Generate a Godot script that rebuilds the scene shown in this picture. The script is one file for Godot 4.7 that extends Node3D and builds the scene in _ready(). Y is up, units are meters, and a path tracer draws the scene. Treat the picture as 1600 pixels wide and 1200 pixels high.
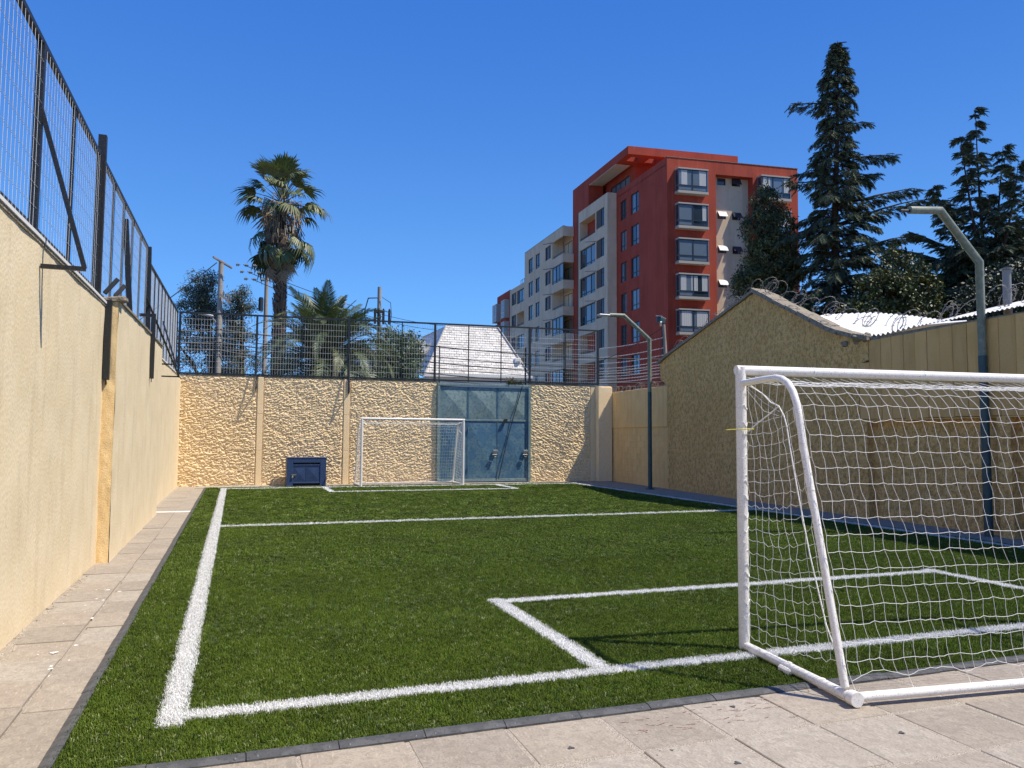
extends Node3D
# A small walled football pitch of artificial turf. Metres, y up; V(x, y, d) takes the depth d in front of the camera.

const UP := Vector3.UP
var taken := {}
var rng := RandomNumberGenerator.new()
var M := {}

static func V(x: float, y: float, d: float) -> Vector3:
	return Vector3(x, y, -d)

func r(a: float, b: float) -> float:
	return rng.randf_range(a, b)

# ---------------------------------------------------------------- mesh builder
class MB:
	var v := PackedVector3Array()
	var n := PackedVector3Array()
	var i := PackedInt32Array()

	func quad(a: Vector3, b: Vector3, c: Vector3, d: Vector3, out: Vector3) -> void:
		var m := (b - a).cross(c - a)
		if m.length_squared() < 1e-14:
			m = (c - a).cross(d - a)
		m = m.normalized()
		var k := v.size()
		if m.dot(out) < 0.0:
			m = -m
			v.append_array([a, d, c, b])
		else:
			v.append_array([a, b, c, d])
		n.append_array([m, m, m, m])
		i.append_array([k, k + 2, k + 1, k, k + 3, k + 2])

	func tri(a: Vector3, b: Vector3, c: Vector3, out: Vector3) -> void:
		var m := (b - a).cross(c - a).normalized()
		var k := v.size()
		if m.dot(out) < 0.0:
			m = -m
			v.append_array([a, c, b])
		else:
			v.append_array([a, b, c])
		n.append_array([m, m, m])
		i.append_array([k, k + 2, k + 1])

	# box given by an origin, three edge vectors
	func box3(o: Vector3, x: Vector3, y: Vector3, z: Vector3) -> void:
		quad(o, o + y, o + y + z, o + z, -x)
		quad(o + x, o + x + y, o + x + y + z, o + x + z, x)
		quad(o, o + x, o + x + z, o + z, -y)
		quad(o + y, o + y + x, o + y + x + z, o + y + z, y)
		quad(o, o + x, o + x + y, o + y, -z)
		quad(o + z, o + z + x, o + z + x + y, o + z + y, z)

	func box(c: Vector3, s: Vector3, b := Basis.IDENTITY) -> void:
		var x := b.x * s.x
		var y := b.y * s.y
		var z := b.z * s.z
		box3(c - (x + y + z) / 2.0, x, y, z)

	# box with chamfered edges
	func cbox(c: Vector3, s: Vector3, e: float, b := Basis.IDENTITY) -> void:
		var h := s / 2.0
		for a in 3:
			var p := (a + 1) % 3
			var q := (a + 2) % 3
			for g in [-1.0, 1.0]:
				var f: Array[Vector3] = []
				for w in [[-1, -1], [1, -1], [1, 1], [-1, 1]]:
					var t := Vector3.ZERO
					t[a] = g * h[a]
					t[p] = w[0] * (h[p] - e)
					t[q] = w[1] * (h[q] - e)
					f.append(c + b * t)
				var o := Vector3.ZERO
				o[a] = g
				quad(f[0], f[1], f[2], f[3], b * o)
			for g in [[-1, -1], [1, -1], [1, 1], [-1, 1]]:
				var f2: Array[Vector3] = []
				for w in [[0, -1.0], [0, 1.0], [1, 1.0], [1, -1.0]]:
					var t := Vector3.ZERO
					t[a] = w[1] * (h[a] - e)
					t[p] = g[0] * (h[p] - (e if w[0] == 0 else 0.0))
					t[q] = g[1] * (h[q] - (0.0 if w[0] == 0 else e))
					f2.append(c + b * t)
				var o := Vector3.ZERO
				o[p] = g[0]
				o[q] = g[1]
				quad(f2[0], f2[1], f2[2], f2[3], b * o)
		for x in [-1.0, 1.0]:
			for y in [-1.0, 1.0]:
				for z in [-1.0, 1.0]:
					tri(c + b * Vector3(x * h.x, y * (h.y - e), z * (h.z - e)), c + b * Vector3(x * (h.x - e), y * h.y, z * (h.z - e)), c + b * Vector3(x * (h.x - e), y * (h.y - e), z * h.z), b * Vector3(x, y, z))

	func tube(p: PackedVector3Array, rad: Variant, sides := 8, caps := true) -> void:
		var count := p.size()
		var t := (p[1] - p[0]).normalized()
		var x := t.cross(Vector3.UP if absf(t.y) < 0.9 else Vector3.RIGHT).normalized()
		var first := v.size()
		for k in count:
			var t2 := t
			if k == 0:
				t2 = (p[1] - p[0]).normalized()
			elif k == count - 1:
				t2 = (p[k] - p[k - 1]).normalized()
			else:
				t2 = ((p[k] - p[k - 1]).normalized() + (p[k + 1] - p[k]).normalized()).normalized()
			x = (x - t2 * x.dot(t2)).normalized()
			var y := t2.cross(x)
			var ra: float = rad[k] if rad is Array or rad is PackedFloat32Array else rad
			var miter := 1.0
			if k > 0 and k < count - 1:
				miter = 1.0 / maxf(0.6, t2.dot((p[k] - p[k - 1]).normalized()))
			for s in sides:
				var a := TAU * s / sides
				var d := x * cos(a) + y * sin(a)
				v.append(p[k] + d * ra * miter)
				n.append(d)
			t = t2
		for k in count - 1:
			for s in sides:
				var a := first + k * sides + s
				var b := first + k * sides + (s + 1) % sides
				i.append_array([a, b + sides, b, a, a + sides, b + sides])
		if caps:
			for e in [0, count - 1]:
				var out: Vector3 = (p[0] - p[1]).normalized() if e == 0 else (p[e] - p[e - 1]).normalized()
				var k0 := v.size()
				for s in sides:
					v.append(v[first + e * sides + s])
					n.append(out)
				for s in range(1, sides - 1):
					if e == 0:
						i.append_array([k0, k0 + s, k0 + s + 1])
					else:
						i.append_array([k0, k0 + s + 1, k0 + s])

	func rod(a: Vector3, b: Vector3, ra: float, sides := 6, caps := true) -> void:
		tube(PackedVector3Array([a, b]), ra, sides, caps)

	# square section bar from a to b
	func bar(a: Vector3, b: Vector3, w: float, h: float, side := Vector3.UP) -> void:
		var t := b - a
		var s := t.cross(side).normalized()
		if s.length_squared() < 0.5:
			s = t.cross(Vector3.RIGHT).normalized()
		var u := s.cross(t).normalized()
		box3(a - s * w / 2.0 - u * h / 2.0, t, s * w, u * h)

	# lathe round +y: profile of (radius, y)
	func lathe(o: Vector3, prof: Array, sides := 16) -> void:
		var p := PackedVector3Array()
		var rr := PackedFloat32Array()
		for q in prof:
			p.append(o + Vector3(0, q[1], 0))
			rr.append(q[0])
		tube(p, rr, sides)

	# flat polygon of points extruded along e
	func prism(pts: Array, e: Vector3) -> void:
		var c := Vector3.ZERO
		for q in pts:
			c += q
		c /= pts.size()
		for k in pts.size():
			var a: Vector3 = pts[k]
			var b: Vector3 = pts[(k + 1) % pts.size()]
			var side := (b - a).cross(e)
			quad(a, b, b + e, a + e, side if side.dot((a + b) / 2.0 - c) > 0 else -side)
			tri(c, a, b, -e)
			tri(c + e, a + e, b + e, e)

	func mesh() -> ArrayMesh:
		var arr := []
		arr.resize(Mesh.ARRAY_MAX)
		arr[Mesh.ARRAY_VERTEX] = v
		arr[Mesh.ARRAY_NORMAL] = n
		arr[Mesh.ARRAY_INDEX] = i
		var m := ArrayMesh.new()
		m.add_surface_from_arrays(Mesh.PRIMITIVE_TRIANGLES, arr)
		return m

# ---------------------------------------------------------------- objects
func numbered(called: String) -> String:
	var k: int = taken.get(called, -1) + 1
	taken[called] = k
	return called if k == 0 else "%s_%03d" % [called, k]

func tag(o: Node3D, label: String, category := "", group := "", kind := "") -> Node3D:
	if label: o.set_meta("label", label)
	if category: o.set_meta("category", category)
	if group: o.set_meta("group", group)
	if kind: o.set_meta("kind", kind)
	return o

func thing(called: String, label: String, category: String, at := Vector3.ZERO, turn := 0.0, group := "") -> Node3D:
	var o := Node3D.new()
	o.name = numbered(called)
	add_child(o, true)
	o.position = at
	o.rotation.y = turn
	return tag(o, label, category, group)

func struct(called: String, label: String) -> Node3D:
	var o := Node3D.new()
	o.name = numbered(called)
	add_child(o, true)
	return tag(o, label, "", "", "structure")

func part(parent: Node3D, called: String, mb: Variant, mat: Material, kind := "") -> MeshInstance3D:
	var o := MeshInstance3D.new()
	o.mesh = mb.mesh() if mb is MB else mb
	o.material_override = mat
	if parent == self:
		o.name = numbered(called)
		add_child(o, true)
	else:
		var k := 0
		var nm := called
		while parent.has_node(NodePath(nm)):
			k += 1
			nm = "%s_%03d" % [called, k]
		o.name = nm
		parent.add_child(o, true)
	if kind: o.set_meta("kind", kind)
	return o

func copies(parent: Node3D, called: String, mesh: Mesh, mat: Material, buf: PackedFloat32Array, kind := "stuff") -> MultiMeshInstance3D:
	var mm := MultiMesh.new()
	mm.transform_format = MultiMesh.TRANSFORM_3D
	mm.use_colors = true
	mm.mesh = mesh
	mm.instance_count = buf.size() / 16
	mm.buffer = buf
	var o := MultiMeshInstance3D.new()
	o.multimesh = mm
	o.material_override = mat
	o.name = numbered(called) if parent == self else called
	parent.add_child(o, true)
	if kind: o.set_meta("kind", kind)
	return o

static func put(buf: PackedFloat32Array, b: Basis, o: Vector3, c: Color) -> void:
	buf.append_array([b.x.x, b.y.x, b.z.x, o.x, b.x.y, b.y.y, b.z.y, o.y, b.x.z, b.y.z, b.z.z, o.z, c.r, c.g, c.b, 1.0])

# ---------------------------------------------------------------- textures and materials
func noise_bytes(size: int, freq: float, oct: int, sd: int, sx := 1, sy := 1, kind := FastNoiseLite.TYPE_SIMPLEX_SMOOTH) -> PackedByteArray:
	var f := FastNoiseLite.new()
	f.noise_type = kind
	f.seed = sd
	f.frequency = freq
	f.fractal_octaves = oct
	var im := f.get_seamless_image(size / sx, size / sy)
	im.convert(Image.FORMAT_L8)
	if sx > 1 or sy > 1:
		im.resize(size, size, Image.INTERPOLATE_CUBIC)
	return im.get_data()

# layers: [bytes, low, high, linear colour, amount]
func color_tex(size: int, base: Color, layers: Array) -> ImageTexture:
	var lut := PackedByteArray()
	for k in 1025:
		lut.append(int(clampf(Color(k / 1024.0, 0, 0).linear_to_srgb().r, 0, 1) * 255.0 + 0.5))
	var ramps := []
	for l in layers:
		var rp := PackedFloat32Array()
		for k in 256:
			rp.append(smoothstep(l[1], l[2], k / 255.0) * l[4])
		ramps.append(rp)
	var out := PackedByteArray()
	out.resize(size * size * 3)
	var nl := layers.size()
	for p in size * size:
		var cr := base.r
		var cg := base.g
		var cb := base.b
		for l in nl:
			var t: float = ramps[l][layers[l][0][p]]
			if t > 0.0:
				var lc: Color = layers[l][3]
				cr += (lc.r - cr) * t
				cg += (lc.g - cg) * t
				cb += (lc.b - cb) * t
		out[p * 3] = lut[int(clampf(cr, 0, 1) * 1024.0)]
		out[p * 3 + 1] = lut[int(clampf(cg, 0, 1) * 1024.0)]
		out[p * 3 + 2] = lut[int(clampf(cb, 0, 1) * 1024.0)]
	return ImageTexture.create_from_image(Image.create_from_data(size, size, false, Image.FORMAT_RGB8, out))

func grey_tex(size: int, bytes: PackedByteArray) -> ImageTexture:
	return ImageTexture.create_from_image(Image.create_from_data(size, size, false, Image.FORMAT_L8, bytes))

func mat(c: Color, rough := 0.8, metal := 0.0) -> StandardMaterial3D:
	var m := StandardMaterial3D.new()
	m.albedo_color = c.linear_to_srgb()
	m.roughness = rough
	m.metallic = metal
	return m

# metres: how much of the world one repeat covers
func tex_mat(t: Texture2D, metres: float, rough := 0.85, bump: Texture2D = null, cm := 0.0, world := true) -> StandardMaterial3D:
	var m := StandardMaterial3D.new()
	m.albedo_texture = t
	m.roughness = rough
	m.uv1_triplanar = true
	m.uv1_world_triplanar = world
	m.uv1_scale = Vector3.ONE / metres
	m.uv1_triplanar_sharpness = 4.0
	if bump:
		m.heightmap_enabled = true
		m.heightmap_texture = bump
		m.heightmap_scale = cm
	return m

func leaf_mat(rough := 0.55, back := Color(0.25, 0.35, 0.08)) -> StandardMaterial3D:
	var m := mat(Color.WHITE, rough)
	m.vertex_color_use_as_albedo = true
	m.backlight_enabled = true
	m.backlight = back
	m.cull_mode = BaseMaterial3D.CULL_DISABLED
	return m

func tinted(m: StandardMaterial3D, c: Color) -> StandardMaterial3D:
	var d: StandardMaterial3D = m.duplicate()
	d.albedo_color = c.linear_to_srgb()
	return d

func make_materials() -> void:
	var n1 := noise_bytes(512, 0.006, 5, 11)
	var n2 := noise_bytes(512, 0.03, 4, 23)
	var n3 := noise_bytes(512, 0.12, 3, 37)
	var streak := noise_bytes(512, 0.02, 4, 51, 1, 8)
	var streak2 := noise_bytes(512, 0.05, 3, 77, 1, 16)
	var cell := noise_bytes(512, 0.05, 3, 91, 1, 1, FastNoiseLite.TYPE_CELLULAR)
	var fleck := noise_bytes(512, 0.10, 2, 133, 1, 5)
	var n4 := noise_bytes(512, 0.06, 3, 171, 1, 2)
	M.fine = grey_tex(512, n3)
	M.mid = grey_tex(512, n2)
	M.broad = grey_tex(512, n1)
	M.cell = grey_tex(512, cell)
	# pale cream plaster of the left wall, streaked and patched
	var t := color_tex(512, Color(0.735, 0.60, 0.375), [[n1, 0.35, 0.75, Color(0.78, 0.645, 0.425), 0.8], [streak, 0.56, 0.85, Color(0.63, 0.50, 0.315), 0.5], [n2, 0.55, 0.85, Color(0.80, 0.67, 0.46), 0.5], [n3, 0.55, 0.85, Color(0.62, 0.49, 0.31), 0.45], [cell, 0.86, 0.96, Color(0.56, 0.44, 0.28), 0.4]])
	M.cream = tex_mat(t, 2.6, 0.9, M.fine, 0.25)
	# yellower cream of the back wall
	t = color_tex(512, Color(0.88, 0.665, 0.38), [[n1, 0.3, 0.7, Color(0.89, 0.69, 0.42), 0.7], [n2, 0.5, 0.8, Color(0.80, 0.58, 0.295), 0.5], [n3, 0.5, 0.9, Color(0.86, 0.68, 0.43), 0.4]])
	M.yellow = tex_mat(t, 1.7, 0.92, M.fine, 0.3)
	t = color_tex(512, Color(0.77, 0.55, 0.27), [[streak, 0.4, 0.8, Color(0.82, 0.61, 0.32), 0.7], [n2, 0.5, 0.85, Color(0.67, 0.46, 0.215), 0.6], [n3, 0.6, 0.9, Color(0.72, 0.53, 0.27), 0.4]])
	M.ochre = tex_mat(t, 1.3, 0.9, M.fine, 0.3)
	# roughcast in shade on the right: dirty beige, dark specks paint in grime and pit shadow
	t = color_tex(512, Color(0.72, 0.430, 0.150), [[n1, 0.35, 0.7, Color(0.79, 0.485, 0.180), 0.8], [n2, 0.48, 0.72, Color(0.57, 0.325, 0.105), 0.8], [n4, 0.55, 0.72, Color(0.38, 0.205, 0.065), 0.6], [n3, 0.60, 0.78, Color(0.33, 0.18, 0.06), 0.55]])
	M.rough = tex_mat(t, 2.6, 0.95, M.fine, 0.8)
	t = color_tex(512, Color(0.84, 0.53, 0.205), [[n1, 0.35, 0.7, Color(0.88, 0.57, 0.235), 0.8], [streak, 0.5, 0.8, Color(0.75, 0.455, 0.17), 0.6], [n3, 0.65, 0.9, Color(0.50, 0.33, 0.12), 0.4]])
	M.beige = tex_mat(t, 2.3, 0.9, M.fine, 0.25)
	M.boards = [tinted(M.beige, Color(0.86, 0.78, 0.70)), tinted(M.beige, Color(0.80, 0.73, 0.66)), tinted(M.beige, Color(0.90, 0.82, 0.74))]
	# turf
	t = color_tex(512, Color(0.050, 0.082, 0.010), [[n1, 0.4, 0.7, Color(0.062, 0.096, 0.012), 0.7], [n2, 0.45, 0.75, Color(0.028, 0.050, 0.008), 0.7], [n3, 0.5, 0.75, Color(0.018, 0.034, 0.006), 0.8]])
	M.turf = tex_mat(t, 0.9, 0.9, M.fine, 2.0)
	# concrete
	t = color_tex(512, Color(0.350, 0.306, 0.250), [[n1, 0.35, 0.65, Color(0.395, 0.350, 0.288), 0.8], [n2, 0.5, 0.75, Color(0.285, 0.248, 0.202), 0.65], [n3, 0.52, 0.75, Color(0.245, 0.212, 0.175), 0.55], [fleck, 0.72, 0.85, Color(0.50, 0.435, 0.35), 0.6], [cell, 0.9, 0.98, Color(0.17, 0.14, 0.12), 0.5]])
	M.concrete = tex_mat(t, 1.1, 0.9, M.fine, 0.15)
	M.conc = [M.concrete, tinted(M.concrete, Color(0.90, 0.88, 0.87)), tinted(M.concrete, Color(0.96, 0.93, 0.90)), tinted(M.concrete, Color(0.84, 0.82, 0.80))]
	t = color_tex(512, Color(0.40, 0.345, 0.275), [[n2, 0.4, 0.7, Color(0.47, 0.41, 0.335), 0.8], [n3, 0.5, 0.8, Color(0.12, 0.10, 0.08), 0.7]])
	M.mortar = tex_mat(t, 0.7, 0.95, M.fine, 0.6)
	t = color_tex(512, Color(0.74, 0.70, 0.635), [[n1, 0.35, 0.7, Color(0.64, 0.60, 0.54), 0.8], [n2, 0.55, 0.8, Color(0.80, 0.76, 0.70), 0.7], [cell, 0.5, 0.9, Color(0.58, 0.54, 0.49), 0.5]])
	M.slate = tex_mat(t, 3.0, 0.8, M.fine, 0.5)
	M.slates = [M.slate, tinted(M.slate, Color(0.9, 0.9, 0.9)), tinted(M.slate, Color(0.8, 0.79, 0.78))]
	# apartment plaster
	t = color_tex(512, Color(0.37, 0.052, 0.024), [[n1, 0.35, 0.7, Color(0.41, 0.063, 0.031), 0.8], [streak, 0.5, 0.85, Color(0.31, 0.043, 0.020), 0.6], [streak2, 0.6, 0.9, Color(0.45, 0.092, 0.052), 0.45]])
	M.red = tex_mat(t, 9.0, 0.9, M.fine, 0.5)
	t = color_tex(512, Color(0.66, 0.515, 0.345), [[n1, 0.35, 0.7, Color(0.72, 0.565, 0.39), 0.8], [streak, 0.5, 0.85, Color(0.54, 0.42, 0.28), 0.6], [n2, 0.6, 0.9, Color(0.49, 0.37, 0.25), 0.3]])
	M.taupe = tex_mat(t, 9.0, 0.9, M.fine, 0.5)
	# gate paint
	t = color_tex(512, Color(0.155, 0.235, 0.24), [[n1, 0.35, 0.65, Color(0.215, 0.295, 0.275), 0.85], [n2, 0.5, 0.75, Color(0.09, 0.16, 0.19), 0.8], [n3, 0.62, 0.85, Color(0.24, 0.26, 0.26), 0.5], [cell, 0.8, 0.97, Color(0.05, 0.085, 0.10), 0.7]])
	M.gate_pale = tex_mat(t, 1.9, 0.5, M.fine, 0.1)
	t = color_tex(512, Color(0.055, 0.140, 0.215), [[n1, 0.35, 0.65, Color(0.105, 0.19, 0.23), 0.85], [n2, 0.5, 0.75, Color(0.035, 0.10, 0.19), 0.8], [n3, 0.62, 0.85, Color(0.13, 0.21, 0.25), 0.5]])
	M.gate_blue = tex_mat(t, 1.7, 0.5, M.fine, 0.1)
	t = color_tex(512, Color(0.022, 0.046, 0.12), [[n2, 0.45, 0.75, Color(0.032, 0.062, 0.15), 0.8], [n3, 0.62, 0.85, Color(0.05, 0.08, 0.15), 0.4]])
	M.navy = tex_mat(t, 0.8, 0.45, M.fine, 0.05)
	# painted white steel with chips
	t = color_tex(512, Color(0.82, 0.79, 0.73), [[n2, 0.55, 0.8, Color(0.74, 0.70, 0.63), 0.7], [n4, 0.62, 0.8, Color(0.66, 0.60, 0.52), 0.6], [cell, 0.80, 0.88, Color(0.40, 0.33, 0.27), 0.75], [n3, 0.72, 0.82, Color(0.30, 0.24, 0.19), 0.7]])
	M.white = tex_mat(t, 0.8, 0.4, M.fine, 0.06)
	M.net = mat(Color(0.80, 0.79, 0.75), 0.8)
	M.line = mat(Color(0.80, 0.80, 0.80), 0.8)
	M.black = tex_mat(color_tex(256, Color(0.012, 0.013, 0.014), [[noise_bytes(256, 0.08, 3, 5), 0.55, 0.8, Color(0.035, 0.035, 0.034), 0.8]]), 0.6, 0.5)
	M.wire = mat(Color(0.60, 0.60, 0.58), 0.5)
	M.razor = mat(Color(0.24, 0.22, 0.20), 0.5, 0.2)
	M.flue = mat(Color(0.20, 0.195, 0.185), 0.6)
	M.galv = mat(Color(0.45, 0.46, 0.47), 0.5, 0.5)
	M.rubber = tex_mat(color_tex(256, Color(0.062, 0.064, 0.066), [[noise_bytes(256, 0.02, 4, 8), 0.4, 0.7, Color(0.095, 0.096, 0.098), 0.8], [noise_bytes(256, 0.1, 3, 9), 0.6, 0.85, Color(0.030, 0.031, 0.035), 0.8]]), 0.7, 0.75, M.fine, 0.1)
	t = color_tex(256, Color(0.020, 0.060, 0.070), [[noise_bytes(256, 0.02, 4, 14), 0.45, 0.7, Color(0.028, 0.078, 0.085), 0.8], [noise_bytes(256, 0.09, 3, 15), 0.7, 0.85, Color(0.09, 0.13, 0.12), 0.6]])
	M.teal = tex_mat(t, 0.9, 0.45)
	t = color_tex(256, Color(0.17, 0.195, 0.145), [[noise_bytes(256, 0.02, 4, 16), 0.45, 0.7, Color(0.26, 0.265, 0.19), 0.8], [noise_bytes(256, 0.09, 3, 17), 0.62, 0.85, Color(0.09, 0.10, 0.08), 0.7]])
	M.teal_worn = tex_mat(t, 0.8, 0.5)
	t = color_tex(256, Color(0.62, 0.625, 0.63), [[noise_bytes(256, 0.02, 4, 18, 1, 4), 0.45, 0.8, Color(0.50, 0.50, 0.49), 0.8], [noise_bytes(256, 0.09, 3, 19), 0.7, 0.9, Color(0.44, 0.36, 0.29), 0.5]])
	M.zinc = tex_mat(t, 1.6, 0.5)
	t = color_tex(256, Color(0.27, 0.22, 0.175), [[noise_bytes(256, 0.04, 4, 20, 1, 8), 0.4, 0.75, Color(0.19, 0.155, 0.125), 0.8], [noise_bytes(256, 0.09, 3, 21), 0.6, 0.9, Color(0.36, 0.30, 0.25), 0.4]])
	M.wood = tex_mat(t, 0.8, 0.9)
	t = color_tex(256, Color(0.085, 0.060, 0.043), [[noise_bytes(256, 0.05, 4, 22, 1, 4), 0.4, 0.75, Color(0.045, 0.033, 0.025), 0.8], [noise_bytes(256, 0.09, 3, 24), 0.6, 0.9, Color(0.14, 0.105, 0.08), 0.5]])
	M.bark = tex_mat(t, 0.9, 0.95, M.mid, 3.0)
	t = color_tex(256, Color(0.34, 0.31, 0.27), [[noise_bytes(256, 0.03, 4, 25), 0.4, 0.7, Color(0.26, 0.235, 0.2), 0.8], [noise_bytes(256, 0.1, 3, 26), 0.6, 0.85, Color(0.42, 0.39, 0.35), 0.5]])
	M.pole = tex_mat(t, 1.0, 0.9)
	M.coping = tex_mat(color_tex(256, Color(0.30, 0.255, 0.19), [[noise_bytes(256, 0.03, 4, 27), 0.4, 0.7, Color(0.21, 0.175, 0.125), 0.85], [noise_bytes(256, 0.1, 3, 28), 0.62, 0.85, Color(0.13, 0.11, 0.085), 0.7]]), 1.0, 0.95, M.mid, 1.5)
	M.ground = tex_mat(color_tex(256, Color(0.17, 0.15, 0.115), [[noise_bytes(256, 0.03, 4, 29), 0.4, 0.7, Color(0.12, 0.115, 0.08), 0.8]]), 5.0, 0.95)
	M.glass = mat(Color(0.035, 0.05, 0.065), 0.06)
	M.glass.metallic_specular = 0.9
	M.glass_pale = mat(Color(0.15, 0.20, 0.245), 0.08)
	M.glass_pale.metallic_specular = 0.8
	M.curtain = mat(Color(0.50, 0.50, 0.48), 0.9)
	M.pane = mat(Color(0.7, 0.8, 0.85), 0.02)
	M.pane.albedo_color.a = 0.18
	M.pane.transparency = BaseMaterial3D.TRANSPARENCY_ALPHA
	M.alu = mat(Color(0.045, 0.052, 0.058), 0.4, 0.3)
	M.alu_pale = mat(Color(0.22, 0.23, 0.23), 0.4, 0.4)
	M.sill = mat(Color(0.42, 0.385, 0.33), 0.85)
	M.white_paint = mat(Color(0.72, 0.71, 0.68), 0.7)
	M.brown = mat(Color(0.105, 0.075, 0.06), 0.8)
	M.brass = mat(Color(0.42, 0.36, 0.25), 0.35, 0.8)
	M.soffit = mat(Color(0.58, 0.54, 0.48), 0.85)
	M.leaf = leaf_mat()
	M.needle = leaf_mat(0.7, Color(0.06, 0.09, 0.03))
	M.blade = leaf_mat(0.75, Color(0.12, 0.16, 0.02))
	M.blade.metallic_specular = 0.25
	M.frond = mat(Color(0.065, 0.092, 0.036), 0.5)
	M.frond2 = mat(Color(0.115, 0.130, 0.050), 0.5)
	M.frond3 = mat(Color(0.045, 0.068, 0.030), 0.5)
	M.frond_fan = mat(Color(0.085, 0.115, 0.04), 0.5)
	for m in [M.frond, M.frond2, M.frond3, M.frond_fan]:
		m.backlight_enabled = true
		m.backlight = Color(0.14, 0.18, 0.05)
	M.dead = mat(Color(0.29, 0.235, 0.165), 0.9)
	M.dead2 = mat(Color(0.17, 0.125, 0.085), 0.9)

# ---------------------------------------------------------------- scene
func _ready() -> void:
	rng.seed = 7
	var cam := Camera3D.new()
	cam.name = "camera"
	add_child(cam)
	cam.position = Vector3(0, 1.55, 0)
	cam.rotation = Vector3(0.0678698, -0.343621, 0.0064469)
	cam.fov = 53.05
	cam.near = 0.05
	cam.far = 1500.0
	var sky := ProceduralSkyMaterial.new()
	sky.sky_top_color = Color(0.0283, 0.1386, 0.5345).linear_to_srgb()
	sky.sky_horizon_color = Color(0.2545, 0.641, 1.178).linear_to_srgb()
	sky.sky_curve = 0.15
	sky.ground_horizon_color = Color(0.30, 0.30, 0.29).linear_to_srgb()
	sky.ground_bottom_color = Color(0.16, 0.14, 0.12).linear_to_srgb()
	var env := Environment.new()
	env.background_mode = Environment.BG_SKY
	env.sky = Sky.new()
	env.sky.sky_material = sky
	env.tonemap_mode = Environment.TONE_MAPPER_LINEAR
	env.tonemap_exposure = 1.22
	env.sdfgi_enabled = true
	env.ssao_enabled = true
	env.ssil_enabled = true
	var we := WorldEnvironment.new()
	we.name = "environment"
	we.environment = env
	add_child(we)
	var sun := DirectionalLight3D.new()
	sun.name = "sun"
	add_child(sun)
	sun.look_at_from_position(Vector3(0.53, 1.0, 0.31) * 40.0, Vector3.ZERO)
	sun.light_energy = 1.6
	sun.light_color = Color(1.0, 0.965, 0.90)
	sun.light_angular_distance = 0.5
	sun.shadow_enabled = true
	sun.sky_mode = DirectionalLight3D.SKY_MODE_LIGHT_ONLY

	make_materials()
	ground_and_paving()
	turf()
	left_wall()
	back_wall()
	gate()
	right_wall()
	apartments()
	slate_house()
	fences()
	goals()
	lamp_posts()
	cabinet()
	poles_and_cables()
	palms()
	trees()
	wire_on_right()
	small_things()

# heightfield wall: columns along du from u0 to u1, rows from lo(u) to hi(u)
func relief(mb: MB, o: Vector3, du: Vector3, nrm: Vector3, u0: float, u1: float, step: float, lo: Callable, hi: Callable, vstep: float, amp: Callable) -> void:
	var cols := int(ceil((u1 - u0) / step)) + 1
	var top := 0.0
	for k in cols:
		top = maxf(top, hi.call(lerpf(u0, u1, k / float(cols - 1))) - lo.call(lerpf(u0, u1, k / float(cols - 1))))
	var rows := int(ceil(top / vstep)) + 1
	var base := mb.v.size()
	var h := PackedFloat32Array()
	var ys := PackedFloat32Array()
	for k in cols:
		var u := lerpf(u0, u1, k / float(cols - 1))
		var a: float = lo.call(u)
		var b: float = hi.call(u)
		for j in rows:
			var y := lerpf(a, b, j / float(rows - 1))
			ys.append(y)
			h.append(amp.call(u, y))
	var du_step := (u1 - u0) / (cols - 1)
	for k in cols:
		for j in rows:
			var q := k * rows + j
			var ha := h[maxi(k - 1, 0) * rows + j]
			var hb := h[mini(k + 1, cols - 1) * rows + j]
			var hc := h[k * rows + maxi(j - 1, 0)]
			var hd := h[k * rows + mini(j + 1, rows - 1)]
			var dy := maxf(ys[k * rows + mini(j + 1, rows - 1)] - ys[k * rows + maxi(j - 1, 0)], 0.001)
			mb.v.append(o + du * (u0 + du_step * k) + UP * ys[q] + nrm * h[q])
			mb.n.append((nrm - du * ((hb - ha) / (2.0 * du_step)) - UP * ((hd - hc) / dy)).normalized())
	var flip := du.cross(UP).dot(nrm) < 0.0
	for k in cols - 1:
		for j in rows - 1:
			var a := base + k * rows + j
			var b := a + rows
			if flip:
				mb.i.append_array([a, b, b + 1, a, b + 1, a + 1])
			else:
				mb.i.append_array([a, b + 1, b, a, a + 1, b + 1])

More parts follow.
